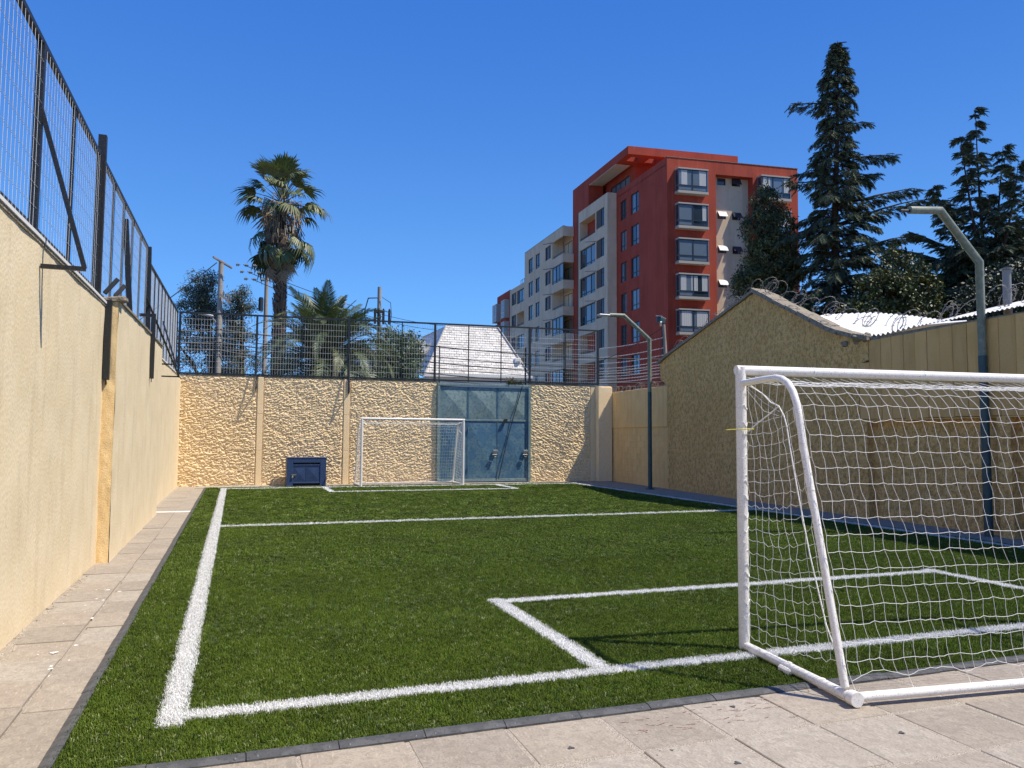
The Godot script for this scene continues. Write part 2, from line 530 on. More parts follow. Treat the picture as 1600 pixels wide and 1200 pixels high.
func ground_and_paving() -> void:
	var mb := MB.new()
	mb.quad(V(-400, -0.07, -300), V(400, -0.07, -300), V(400, -0.07, 500), V(-400, -0.07, 500), UP)
	var g := struct("ground", "bare earth under and round the walled pitch")
	part(g, "ground_sheet", mb, M.ground)
	# paved strip in front, square slabs in a grid, with worn mortar between
	var p := struct("pavement", "square concrete paving slabs along the near edge of the turf")
	mb = MB.new()
	mb.quad(V(-1.6, -0.005, -8), V(12.5, -0.005, -8), V(12.5, -0.005, 4.1), V(-1.6, -0.005, 4.1), UP)
	part(p, "mortar_bed", mb, M.mortar)
	var slabs: Array[ArrayMesh] = []
	for k in 3:
		mb = MB.new()
		mb.cbox(Vector3.ZERO, Vector3(0.499 + 0.007 * k, 0.05, 0.497 + 0.007 * ((k + 1) % 3)), 0.004)
		slabs.append(mb.mesh())
	for row in 6:
		for c in range(-5, 15):
			var x := 1.395 + 0.267 + 0.535 * c
			if x < -1.0 and row < 1:
				continue
			var o := part(p, "paving_slab", slabs[rng.randi() % 3], M.conc[[0, 0, 1, 2, 2, 3][rng.randi() % 6]])
			o.position = V(x + r(-0.004, 0.004), -0.025 + r(-0.004, 0.003), 3.745 - 0.531 * row + r(-0.004, 0.004))
			o.rotation = Vector3(r(-0.007, 0.007), r(-0.008, 0.008), r(-0.007, 0.007))
	# strip along the left wall: a row of slabs by the turf, a rougher row by the wall
	p = struct("path", "narrow concrete slab path along the foot of the left wall")
	mb = MB.new()
	mb.quad(V(-1.9, -0.018, 3.9), V(-0.72, -0.018, 3.9), V(-0.72, -0.018, 25.6), V(-1.9, -0.018, 25.6), UP)
	part(p, "mortar_bed", mb, M.mortar)
	var d := 4.03
	while d < 13.2:
		for c in 2:
			var w := 0.29 if c == 0 else 0.45
			var x := -0.935 if c == 0 else -1.32
			var len := 0.50 if c == 0 else 0.5
			mb = MB.new()
			mb.cbox(Vector3.ZERO, Vector3(w - 0.008, 0.05, len - r(0.003, 0.008)), 0.004)
			var o := part(p, "paving_slab", mb, M.conc[[0, 1, 2, 2, 3][rng.randi() % 5]])
			o.position = V(x + r(-0.006, 0.006), -0.022 + r(-0.004, 0.004) - 0.003 * c, d + len / 2.0 + (0.12 if c == 1 else 0.0))
			o.rotation = Vector3(r(-0.008, 0.008), r(-0.008, 0.008), r(-0.012, 0.012))
		d += 0.503
	mb = MB.new()
	var mb2 := MB.new()
	while d < 25.2:
		for c in 2:
			var w := 0.29 if c == 0 else 0.45
			var x := -0.935 if c == 0 else -1.32
			var y := -0.022 + r(-0.006, 0.005) - (0.008 if d > 16.8 else 0.0)
			(mb if rng.randf() < 0.6 else mb2).cbox(V(x, y, d + 0.25), Vector3(w - 0.012, 0.04, 0.49), 0.005, Basis.from_euler(Vector3(r(-0.01, 0.01), 0, r(-0.012, 0.012))))
		d += 0.503
	part(p, "distant_slab", mb, M.conc[2], "stuff")
	part(p, "distant_slab", mb2, M.conc[1], "stuff")
	mb = MB.new()
	mb.cbox(V(-1.16, -0.012, 16.85), Vector3(0.74, 0.05, 0.09), 0.01)
	part(p, "threshold_strip", mb, M.white_paint)
	# concrete chips and dust heaped along the foot of the wall
	mb = MB.new()
	for k in 260:
		var dd := 4.2 + pow(r(0, 1), 1.3) * 11.0
		mb.box(V(-1.515 + absf(r(-1, 1)) * r(0, 0.09), -0.012, dd), Vector3(r(0.008, 0.04), r(0.008, 0.03), r(0.01, 0.06)), Basis.from_euler(Vector3(r(-0.5, 0.5), r(0, 6), r(-0.5, 0.5))))
	part(p, "broken_mortar", mb, M.mortar, "stuff")
	# spilt white paint and gum on the slabs
	for k in 26:
		var c := V(-1.22 + r(-0.15, 0.22), 0.0015, 6.3 + r(-0.9, 2.6))
		var size := r(0.006, 0.022) if k > 3 else r(0.025, 0.05)
		mb = MB.new()
		var ring := PackedVector3Array()
		for q in 9:
			ring.append(c + Vector3(cos(q * TAU / 9) * size * r(0.4, 1.1), 0, sin(q * TAU / 9) * size * r(0.6, 1.5)))
		for q in 9:
			mb.tri(c + UP * 0.001, ring[q], ring[(q + 1) % 9], UP)
		part(p, "paint_spot", mb, M.white_paint)
	# concrete walk along the foot of the right wall
	p = struct("side_path", "concrete walk in shade along the foot of the right wall")
	mb = MB.new()
	d = 2.0
	while d < 24.6:
		mb.cbox(V(11.62, -0.035, d + 0.6), Vector3(1.85, 0.09, 1.19), 0.006)
		d += 1.2
	part(p, "slab", mb, M.conc[3], "stuff")
	p = struct("end_path", "strip of concrete along the foot of the far wall")
	mb = MB.new()
	d = -1.0
	while d < 10.6:
		mb.cbox(V(d + 0.6, -0.035, 24.7), Vector3(1.19, 0.08, 1.3), 0.006)
		d += 1.2
	part(p, "slab", mb, M.conc[0], "stuff")

func turf() -> void:
	var s := struct("turf", "green artificial turf of the pitch")
	var mb := MB.new()
	mb.box3(V(-0.76, -0.02, 4.03), Vector3(11.52, 0, 0), Vector3(0, 0.024, 0), Vector3(0, 0, -20.0))
	part(s, "turf_backing", mb, M.turf)
	# tufts of fibres
	var tuft := func(count: int, len: float, wid: float, spread: float, lean: float) -> ArrayMesh:
		var m := MB.new()
		for k in count:
			var a := r(0, TAU)
			var d := Vector3(cos(a), 0, sin(a))
			var side := Vector3(-d.z, 0, d.x).rotated(UP, r(-1, 1)) * wid / 2.0
			var o := Vector3(r(-spread, spread), 0, r(-spread, spread))
			var l := len * r(0.6, 1.15)
			var le := lean * r(0.3, 1.3)
			var p1 := o + UP * l * 0.55 + d * l * 0.25 * le
			var p2 := o + UP * l * (1.0 - 0.35 * le) + d * l * 0.75 * le
			var out := d.rotated(UP, 0.5) + UP
			m.quad(o - side, o + side, p1 + side * 0.9, p1 - side * 0.9, out)
			m.tri(p1 - side * 0.9, p1 + side * 0.9, p2, out)
		return m.mesh()
	var lines := [  # white lines: x0, d0, x1, d1
		["touchline", -0.28, 4.58, -0.28, 23.38, 0.135, "white left touchline of the pitch, beside the slab path"],
		["touchline", 10.55, 4.58, 10.55, 23.38, 0.11, "white right touchline of the pitch, in the shade of the right wall"],
		["goal_line", -0.28, 4.66, 10.55, 4.66, 0.14, "white near goal line running under the large goal"],
		["goal_line", -0.28, 23.32, 10.55, 23.32, 0.13, "white far goal line in front of the far wall"],
		["halfway_line", -0.28, 13.86, 10.55, 13.86, 0.12, "white halfway line across the middle of the turf"],
		["penalty_line", 2.34, 4.66, 2.34, 6.93, 0.14, "white left side of the near penalty box"],
		["penalty_line", 7.68, 4.66, 7.68, 6.93, 0.14, "white right side of the near penalty box, behind the goal net"],
		["penalty_line", 2.34, 6.88, 7.68, 6.88, 0.13, "white front of the near penalty box"],
		["penalty_line", 2.49, 23.32, 2.49, 21.38, 0.13, "white left side of the far penalty box, right of the blue cabinet"],
		["penalty_line", 7.81, 23.32, 7.81, 21.38, 0.13, "white right side of the far penalty box, before the gate"],
		["penalty_line", 2.49, 21.4, 7.81, 21.4, 0.12, "white front of the far penalty box"]]
	var on_line := func(x: float, d: float) -> bool:
		for l in lines:
			var hw: float = l[5] / 2.0 - 0.01
			if l[1] == l[3]:
				if absf(x - l[1]) < hw and d > l[2] - hw and d < l[4] + hw or absf(x - l[1]) < hw and d < l[2] + hw and d > l[4] - hw:
					return true
			elif absf(d - l[2]) < hw and x > l[1] - hw and x < l[3] + hw:
				return true
		return false
	var meshes: Array[ArrayMesh] = [tuft.call(7, 0.032, 0.0032, 0.014, 1.0), tuft.call(7, 0.034, 0.0045, 0.022, 1.0), tuft.call(8, 0.036, 0.007, 0.04, 1.0)]
	var wear := FastNoiseLite.new()
	wear.seed = 3
	wear.frequency = 0.9
	wear.fractal_octaves = 4
	var bands := [[4.03, 6.2, 3600, 0], [6.2, 9.0, 2000, 0], [9.0, 14.0, 1000, 1], [14.0, 24.03, 420, 2]]
	for b in bands:
		var buf := PackedFloat32Array()
		var count := int((b[1] - b[0]) * 11.52 * b[2])
		for k in count:
			var x := -0.76 + 11.52 * rng.randf()
			var d: float = b[0] + (b[1] - b[0]) * rng.randf()
			if on_line.call(x, d):
				continue
			var w := wear.get_noise_2d(x, d)
			var g := 0.92 + 0.35 * w + r(-0.42, 0.42)
			var c := Color(0.098, 0.146, 0.016) * g
			var pick := rng.randf()
			if pick < 0.16:
				c = Color(0.140, 0.182, 0.034) * g
			elif pick < 0.180:
				c = Color(0.36, 0.40, 0.19)
			elif pick < 0.34:
				c = Color(0.064, 0.116, 0.016) * g
			var sc := r(0.8, 1.2)
			put(buf, Basis.from_euler(Vector3(r(-0.15, 0.15), r(0, TAU), r(-0.15, 0.15))).scaled(Vector3(sc, sc * (1.0 + 0.25 * w), sc)), V(x, 0.003, d), c)
		copies(s, "grass_fibres_%s" % ["near", "middle", "far", "end"][bands.find(b)], meshes[b[3]], M.blade, buf)
	for l in lines:
		var st := struct(l[0], l[6])
		var hw: float = l[5] / 2.0
		mb = MB.new()
		var buf := PackedFloat32Array()
		var x0: float = minf(l[1], l[3]) - hw
		var x1: float = maxf(l[1], l[3]) + hw
		var d0: float = minf(l[2], l[4]) - hw
		var d1: float = maxf(l[2], l[4]) + hw
		# backing sheet with a wavering edge
		var along_x: bool = l[2] == l[4]
		var total := (x1 - x0) if along_x else (d1 - d0)
		var n := int(total / 0.06)
		var e := FastNoiseLite.new()
		e.seed = int(x0 * 100 + d1 * 77)
		e.frequency = 1.5
		var lift := 0.0075 + 0.0009 * lines.find(l)
		var prev := []
		for k in n + 1:
			var q := k / float(n)
			var a := -hw * 0.86 + 0.012 * e.get_noise_1d(k * 0.7)
			var bb := hw * 0.86 + 0.012 * e.get_noise_1d(k * 0.7 + 999)
			var c := (V(lerpf(x0, x1, q), lift, l[2] + a) if along_x else V(l[1] + a, lift, lerpf(d0, d1, q)))
			var c2 := (V(lerpf(x0, x1, q), lift, l[2] + bb) if along_x else V(l[1] + bb, lift, lerpf(d0, d1, q)))
			if prev:
				mb.quad(prev[0], prev[1], c2, c, UP)
			prev = [c, c2]
		part(st, "white_backing", mb, M.line)
		var area := (x1 - x0) * (d1 - d0)
		var near := minf(l[2], l[4]) < 8.0
		var dens := 5200.0 if near else 1500.0
		if not near and not along_x: dens = 1500.0
		for k in int(area * dens):
			var x := r(x0, x1)
			var d := r(d0, d1)
			var big := d > 10.0
			var sc := r(0.8, 1.25) * (1.2 if big else 1.0)
			put(buf, Basis.from_euler(Vector3(r(-0.2, 0.2), r(0, TAU), r(-0.2, 0.2))).scaled(Vector3(sc, sc, sc)), V(x, 0.004, d), Color(0.78, 0.78, 0.77) * r(0.85, 1.05))
		copies(st, "white_fibres", meshes[0 if near else 1], M.blade, buf)
	# rubber edging pieces, sloped, round the near and left sides
	var ed := thing("rubber_edging", "dark grey rubber edging pieces laid round the near and left edges of the turf", "edging")
	var seg := func(len: float) -> ArrayMesh:
		var m := MB.new()
		m.prism([Vector3(0, -0.02, 0), Vector3(0, 0.008, 0), Vector3(0, 0.021, -0.035), Vector3(0, 0.022, -0.066), Vector3(0, -0.02, -0.066)], Vector3(len, 0, 0))
		return m.mesh()
	var piece: ArrayMesh = seg.call(0.432)
	for k in 28:
		var o := part(ed, "edging_piece", piece, M.rubber)
		o.position = V(-0.78 + 0.4365 * k, r(-0.001, 0.002), 3.967 + r(-0.003, 0.003))
		o.rotation = Vector3(r(-0.02, 0.02), r(-0.008, 0.008), r(-0.004, 0.004))
	mb = MB.new()   # fixing screws at the ends of the front pieces
	for k in 28:
		for q in [0.05, 0.385]:
			mb.lathe(V(-0.78 + 0.4365 * k + q, 0.013, 3.982), [[0.006, 0.0], [0.0055, 0.004], [0.002, 0.006]], 7)
	part(ed, "fixing_screws", mb, M.galv, "stuff")
	for k in 46:
		var o := part(ed, "edging_piece", piece, M.rubber)
		o.rotation.y = -PI / 2
		o.position = V(-0.818 + r(-0.004, 0.004), 0.0, 4.40 + 0.4365 * k)

# ---------------------------------------------------------------- walls
func noise(sd: int, freq: float, oct := 4, kind := FastNoiseLite.TYPE_SIMPLEX_SMOOTH) -> FastNoiseLite:
	var f := FastNoiseLite.new()
	f.noise_type = kind
	f.seed = sd
	f.frequency = freq
	f.fractal_octaves = oct
	return f

func left_wall() -> void:
	var sw := noise(41, 0.8, 3)
	var fine := noise(42, 5.0, 3)
	var secs := [
		["boundary_wall", -1.54, -6.0, 10.46, 3.06, 3.12, "long cream plastered wall on the left, nearest the camera, with a white capping"],
		["boundary_wall", -1.40, 10.46, 16.4, 3.17, 3.25, "middle length of the left wall, stepping forward behind the ochre wall end"],
		["boundary_wall", -1.60, 16.4, 25.6, 3.20, 3.23, "far length of the left wall, set back, running to the corner"]]
	for k in 3:
		var s = secs[k]
		var w := thing(s[0], s[6], "wall")
		var mb := MB.new()
		var x: float = s[1]
		var lo := func(_u: float) -> float: return -0.06
		var hi := func(u: float) -> float: return lerpf(s[4], s[5], (u - s[2]) / (s[3] - s[2])) + 0.006 * sw.get_noise_1d(u * 3.0)
		var am := func(u: float, y: float) -> float: return 0.012 * sw.get_noise_2d(u, y) + 0.003 * fine.get_noise_2d(u, y)
		relief(mb, V(x, 0, 0), V(0, 0, 1), Vector3.RIGHT, s[2], s[3], 0.12, lo, hi, 0.12, am)
		# top, back and far end
		mb.quad(V(x, s[4], s[2]), V(x, s[5], s[3]), V(x - 0.22, s[5], s[3]), V(x - 0.22, s[4], s[2]), UP)
		mb.quad(V(x - 0.22, -0.06, s[2]), V(x - 0.22, -0.06, s[3]), V(x - 0.22, s[5], s[3]), V(x - 0.22, s[4], s[2]), Vector3.LEFT)
		mb.quad(V(x, -0.06, s[3]), V(x - 0.22, -0.06, s[3]), V(x - 0.22, s[5], s[3]), V(x, s[5], s[3]), V(0, 0, 1))
		part(w, "plaster_face", mb, M.cream)
		mb = MB.new()
		if k == 1:   # the wall end that faces the camera, in older ochre paint, rough-edged
			var a2 := func(u: float, y: float) -> float: return 0.01 * fine.get_noise_2d(u * 3.0 + 9.0, y) + 0.012 * sw.get_noise_2d(u * 6.0, y * 2.0)
			relief(mb, V(-1.62, 0, 10.452), Vector3.RIGHT, V(0, 0, -1), 0.0, 0.218, 0.03, lo, func(_u: float) -> float: return 3.17, 0.05, a2)
			part(w, "ochre_wall_end", mb, M.ochre)
			mb = MB.new()
			mb.cbox(V(-1.47, 3.20, 10.55), Vector3(0.30, 0.07, 0.24), 0.015, Basis.from_euler(Vector3(0.06, 0, 0.12)))
			part(w, "cap_stone", mb, M.coping)
		# capping
		mb = MB.new()
		var n := int((s[3] - s[2]) / 0.5)
		for q in n:
			var d0: float = lerpf(s[2], s[3], q / float(n))
			var d1: float = lerpf(s[2], s[3], (q + 1) / float(n))
			var y0: float = hi.call(d0) + 0.004
			var y1: float = hi.call(d1) + 0.004
			mb.prism([V(x + 0.022, y0, d0), V(x + 0.022, y0 + 0.028, d0), V(x - 0.24, y0 + 0.040, d0), V(x - 0.24, y0, d0)], V(0, y1 - y0, d1 - d0))
		part(w, "capping", mb, M.white_paint if k != 1 else M.coping)
		mb = MB.new()
		if k == 0:
			mb.prism([V(x + 0.012, 0, 0), V(x + 0.012, -0.03, 0), V(x + 0.002, -0.03, 0), V(x + 0.002, 0, 0)].map(func(q: Vector3) -> Vector3: return q + V(0, s[4] + 0.002, s[2])), V(0, s[5] - s[4], s[3] - s[2]))
			part(w, "drip_edge", mb, M.coping)

var bo := V(0, 0, 25.05)
var bu := V(1, 0, -0.04).normalized()
var bn := Vector3(-0.04, 0, 1).normalized()

func B(u: float, y: float, off := 0.0) -> Vector3:
	return bo + bu * u + UP * y + bn * off

func bbox(mb: MB, u0: float, u1: float, y0: float, y1: float, o0: float, o1: float, e := 0.0) -> void:
	if e > 0.0:
		mb.cbox(B((u0 + u1) / 2, (y0 + y1) / 2, (o0 + o1) / 2), Vector3(u1 - u0, y1 - y0, o1 - o0), e, Basis(bu, UP, bn))
	else:
		mb.box3(B(u0, y0, o0), bu * (u1 - u0), UP * (y1 - y0), bn * (o1 - o0))

func back_wall() -> void:
	var w := thing("rock_faced_wall", "yellow cream rock-faced wall closing the far end of the pitch", "wall")
	var c := noise(62, 1.0, 2)
	var f := noise(63, 9.0, 3)
	var big := noise(64, 1.3, 2)
	var spans := [[-1.66, 0.60, -0.1], [0.77, 3.22, -0.22], [3.40, 6.26, -0.25], [9.49, 11.74, 0.35]]
	for s in spans:
		var mb := MB.new()
		var ang: float = s[2]
		var am := func(u: float, y: float) -> float:
			var x2 := u * cos(ang) - y * sin(ang)
			var y2 := u * sin(ang) + y * cos(ang)
			var n1 := absf(c.get_noise_2d(x2 * 4.4 + 0.4 * big.get_noise_2d(u * 4.0, y * 4.0), y2 * 11.0))
			var n2 := absf(c.get_noise_2d(x2 * 10.0 + 50.0, y2 * 21.0))
			var h := 0.042 * pow(minf(n1 * 2.4, 1.0), 0.55) + 0.016 * pow(minf(n2 * 2.4, 1.0), 0.6) + 0.012 * f.get_noise_2d(u, y * 1.6) + 0.012 * big.get_noise_2d(u, y) - 0.045
			var edge := minf(minf(u - s[0], s[1] - u) / 0.05, 1.0)
			return h * clampf(edge, 0.15, 1.0) + 0.03 * clampf(edge, 0.0, 1.0)
		relief(mb, bo, bu, bn, s[0], s[1], 0.017, func(_u: float) -> float: return -0.06, func(_u: float) -> float: return 3.31, 0.016, am)
		part(w, "rock_faced_panel", mb, M.yellow)
	var mb := MB.new()
	bbox(mb, -1.9, 6.27, -0.07, 3.33, -0.22, -0.005)
	bbox(mb, 9.48, 12.4, -0.07, 3.33, -0.22, -0.005)
	part(w, "wall_core", mb, M.yellow)
	for p in [[0.60, 0.77], [3.22, 3.40], [11.74, 11.90]]:
		mb = MB.new()
		for q in 3:
			bbox(mb, p[0] + 0.003, p[1] - 0.003, -0.06 + 1.13 * q, 1.065 + 1.13 * q, -0.004, 0.045 if p[0] < 11 else 0.02, 0.008)
		part(w, "wall_post", mb, M.yellow)
	mb = MB.new()
	bbox(mb, -1.7, 6.25, 3.33, 3.36, -0.21, 0.02, 0.006)
	part(w, "wall_top", mb, M.coping)
	mb = MB.new()
	bbox(mb, 9.50, 11.9, 3.33, 3.36, -0.21, 0.02, 0.006)
	part(w, "wall_top", mb, M.coping)
	# corner pier
	w = thing("corner_pier", "tall cream pier in the far right corner, where the end wall meets the low wall", "pier")
	mb = MB.new()
	bbox(mb, 11.93, 12.46, -0.06, 3.30, -0.2, 0.27, 0.012)
	part(w, "pier_shaft", mb, M.yellow)
	mb = MB.new()
	bbox(mb, 11.96, 12.43, 3.30, 3.325, -0.18, 0.25, 0.006)
	part(w, "pier_cap", mb, M.yellow)

func gate() -> void:
	var g := thing("steel_gate", "tall blue-grey steel gate with folded panels, set in the far wall behind the small goal", "gate")
	var pyr := func(mb: MB, u0: float, u1: float, y0: float, y1: float, off: float, hgt: float) -> void:
		var c := B((u0 + u1) / 2, (y0 + y1) / 2, off + hgt)
		var q := [B(u0, y0, off), B(u1, y0, off), B(u1, y1, off), B(u0, y1, off)]
		for k in 4:
			mb.tri(q[k], q[(k + 1) % 4], c, bn)
	var mb := MB.new()
	bbox(mb, 6.24, 9.48, 3.22, 3.30, 0.0, 0.11, 0.006)
	part(g, "lintel", mb, M.gate_pale)
	for u in [6.24, 9.40]:
		mb = MB.new()
		bbox(mb, u, u + 0.08, 0.02, 3.20, 0.0, 0.13, 0.006)
		part(g, "jamb", mb, M.gate_pale)
	mb = MB.new()
	bbox(mb, 6.32, 9.40, 0.06, 3.19, 0.02, 0.05)
	part(g, "backing_sheet", mb, M.gate_blue)
	mb = MB.new()
	bbox(mb, 6.32, 9.40, 2.05, 2.115, 0.05, 0.078, 0.004)
	part(g, "middle_rail", mb, M.gate_pale)
	mb = MB.new()
	bbox(mb, 6.32, 9.40, 0.06, 0.13, 0.05, 0.085, 0.004)
	part(g, "bottom_rail", mb, M.gate_pale)
	var us := [6.33, 7.29, 8.32, 9.39]
	for k in 3:
		mb = MB.new()
		pyr.call(mb, us[k] + 0.03, us[k + 1] - 0.03, 2.13, 3.18, 0.052, 0.05)
		part(g, "upper_panel", mb, M.gate_pale)
		mb = MB.new()
		pyr.call(mb, us[k] + 0.03, us[k + 1] - 0.03, 0.14, 2.04, 0.056, 0.04)
		var door := part(g, "lower_panel" if k == 0 else "door_leaf", mb, M.gate_blue)
		for s in [[us[k] + 0.004, us[k] + 0.030], [us[k + 1] - 0.030, us[k + 1] - 0.004]]:
			mb = MB.new()
			bbox(mb, s[0], s[1], 0.14, 2.03, 0.05, 0.066, 0.003)
			bbox(mb, s[0], s[1], 2.125, 3.19, 0.05, 0.066, 0.003)
			part(g, "stile", mb, M.gate_blue if s[0] > 7.0 and s[0] < 9.2 else M.gate_pale)
		if k > 0:
			mb = MB.new()
			var lu: float = us[k + 1] - 0.10
			bbox(mb, lu - 0.07, lu + 0.09, 0.99, 1.09, 0.09, 0.15, 0.01)
			mb.rod(B(lu - 0.10, 0.93, 0.17), B(lu + 0.06, 0.93, 0.17), 0.025)
			part(door, "lock_case", mb, M.alu_pale)
			mb = MB.new()
			mb.tube(PackedVector3Array([B(lu - 0.04, 0.98, 0.16), B(lu - 0.04, 0.86, 0.18), B(lu + 0.03, 0.86, 0.18), B(lu + 0.03, 0.98, 0.16)]), 0.012, 6)
			part(door, "padlock", mb, M.brass)
		for y in [0.45, 1.75]:
			mb = MB.new()
			mb.rod(B(us[k] + (0.005 if k < 2 else 1.06), y - 0.07, 0.09), B(us[k] + (0.005 if k < 2 else 1.06), y + 0.07, 0.09), 0.018)
			part(g, "hinge", mb, M.gate_blue)
	mb = MB.new()
	mb.prism([B(8.48, 1.98, 0.10), B(8.62, 2.02, 0.10), B(8.66, 2.15, 0.10), B(8.52, 2.11, 0.10)], bn * 0.05)
	part(g, "latch_plate", mb, M.black)
	# shadow line falling aslant over the gate, built as a thin dark strand
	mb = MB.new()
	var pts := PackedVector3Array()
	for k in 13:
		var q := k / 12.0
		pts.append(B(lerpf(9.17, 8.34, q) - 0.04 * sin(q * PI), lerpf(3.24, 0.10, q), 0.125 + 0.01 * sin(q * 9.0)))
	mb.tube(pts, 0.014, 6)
	tag(part(self, "cable", mb, M.black), "dark strand built for a shadow line aslant across the front of the blue-grey gate", "cable")
	# weeds and rubbish on the gate's lintel
	var p := thing("weed_clump", "dry weed clump growing on top of the gate, at its right end", "plant")
	var leaf := MB.new()
	for k in 60:
		var a := r(0, TAU)
		var d := Vector3(cos(a), r(0.4, 1.5), sin(a)).normalized()
		var s := d.cross(UP).normalized() * 0.02
		var o := Vector3(r(-0.28, 0.28), 0, r(-0.05, 0.05))
		leaf.quad(o - s, o + s, o + d * r(0.12, 0.3) + s * 0.3, o + d * r(0.12, 0.3) - s * 0.3, d.cross(s))
	var l := part(p, "leaves", leaf, M.frond2)
	p.position = B(8.95, 3.30, 0.02)
	l.rotation.y = 0.04
	mb = MB.new()
	for k in 14:
		mb.rod(Vector3(r(-0.35, 0.1), 0, r(-0.05, 0.05)), Vector3(r(-0.4, 0.15), r(0.1, 0.28), r(-0.08, 0.08)), 0.012, 5)
	part(p, "dry_stems", mb, M.dead2)

# right wall: s runs from the far corner towards the camera
var ro := V(12.46, 0, 23.9)
var ru := V(-0.0703, 0, -0.99753)
var rn := Vector3(-0.99753, 0, 0.0703)

func R(s: float, y: float, off := 0.0) -> Vector3:
	return ro + ru * s + UP * y + rn * off

func rbox(mb: MB, s0: float, s1: float, y0: float, y1: float, o0: float, o1: float, e := 0.0) -> void:
	if e > 0.0:
		mb.cbox(R((s0 + s1) / 2, (y0 + y1) / 2, (o0 + o1) / 2), Vector3(s1 - s0, y1 - y0, absf(o1 - o0)), e, Basis(ru, UP, ru.cross(UP)))
	else:
		mb.box3(R(s0, y0, o0), ru * (s1 - s0), UP * (y1 - y0), rn * (o1 - o0))

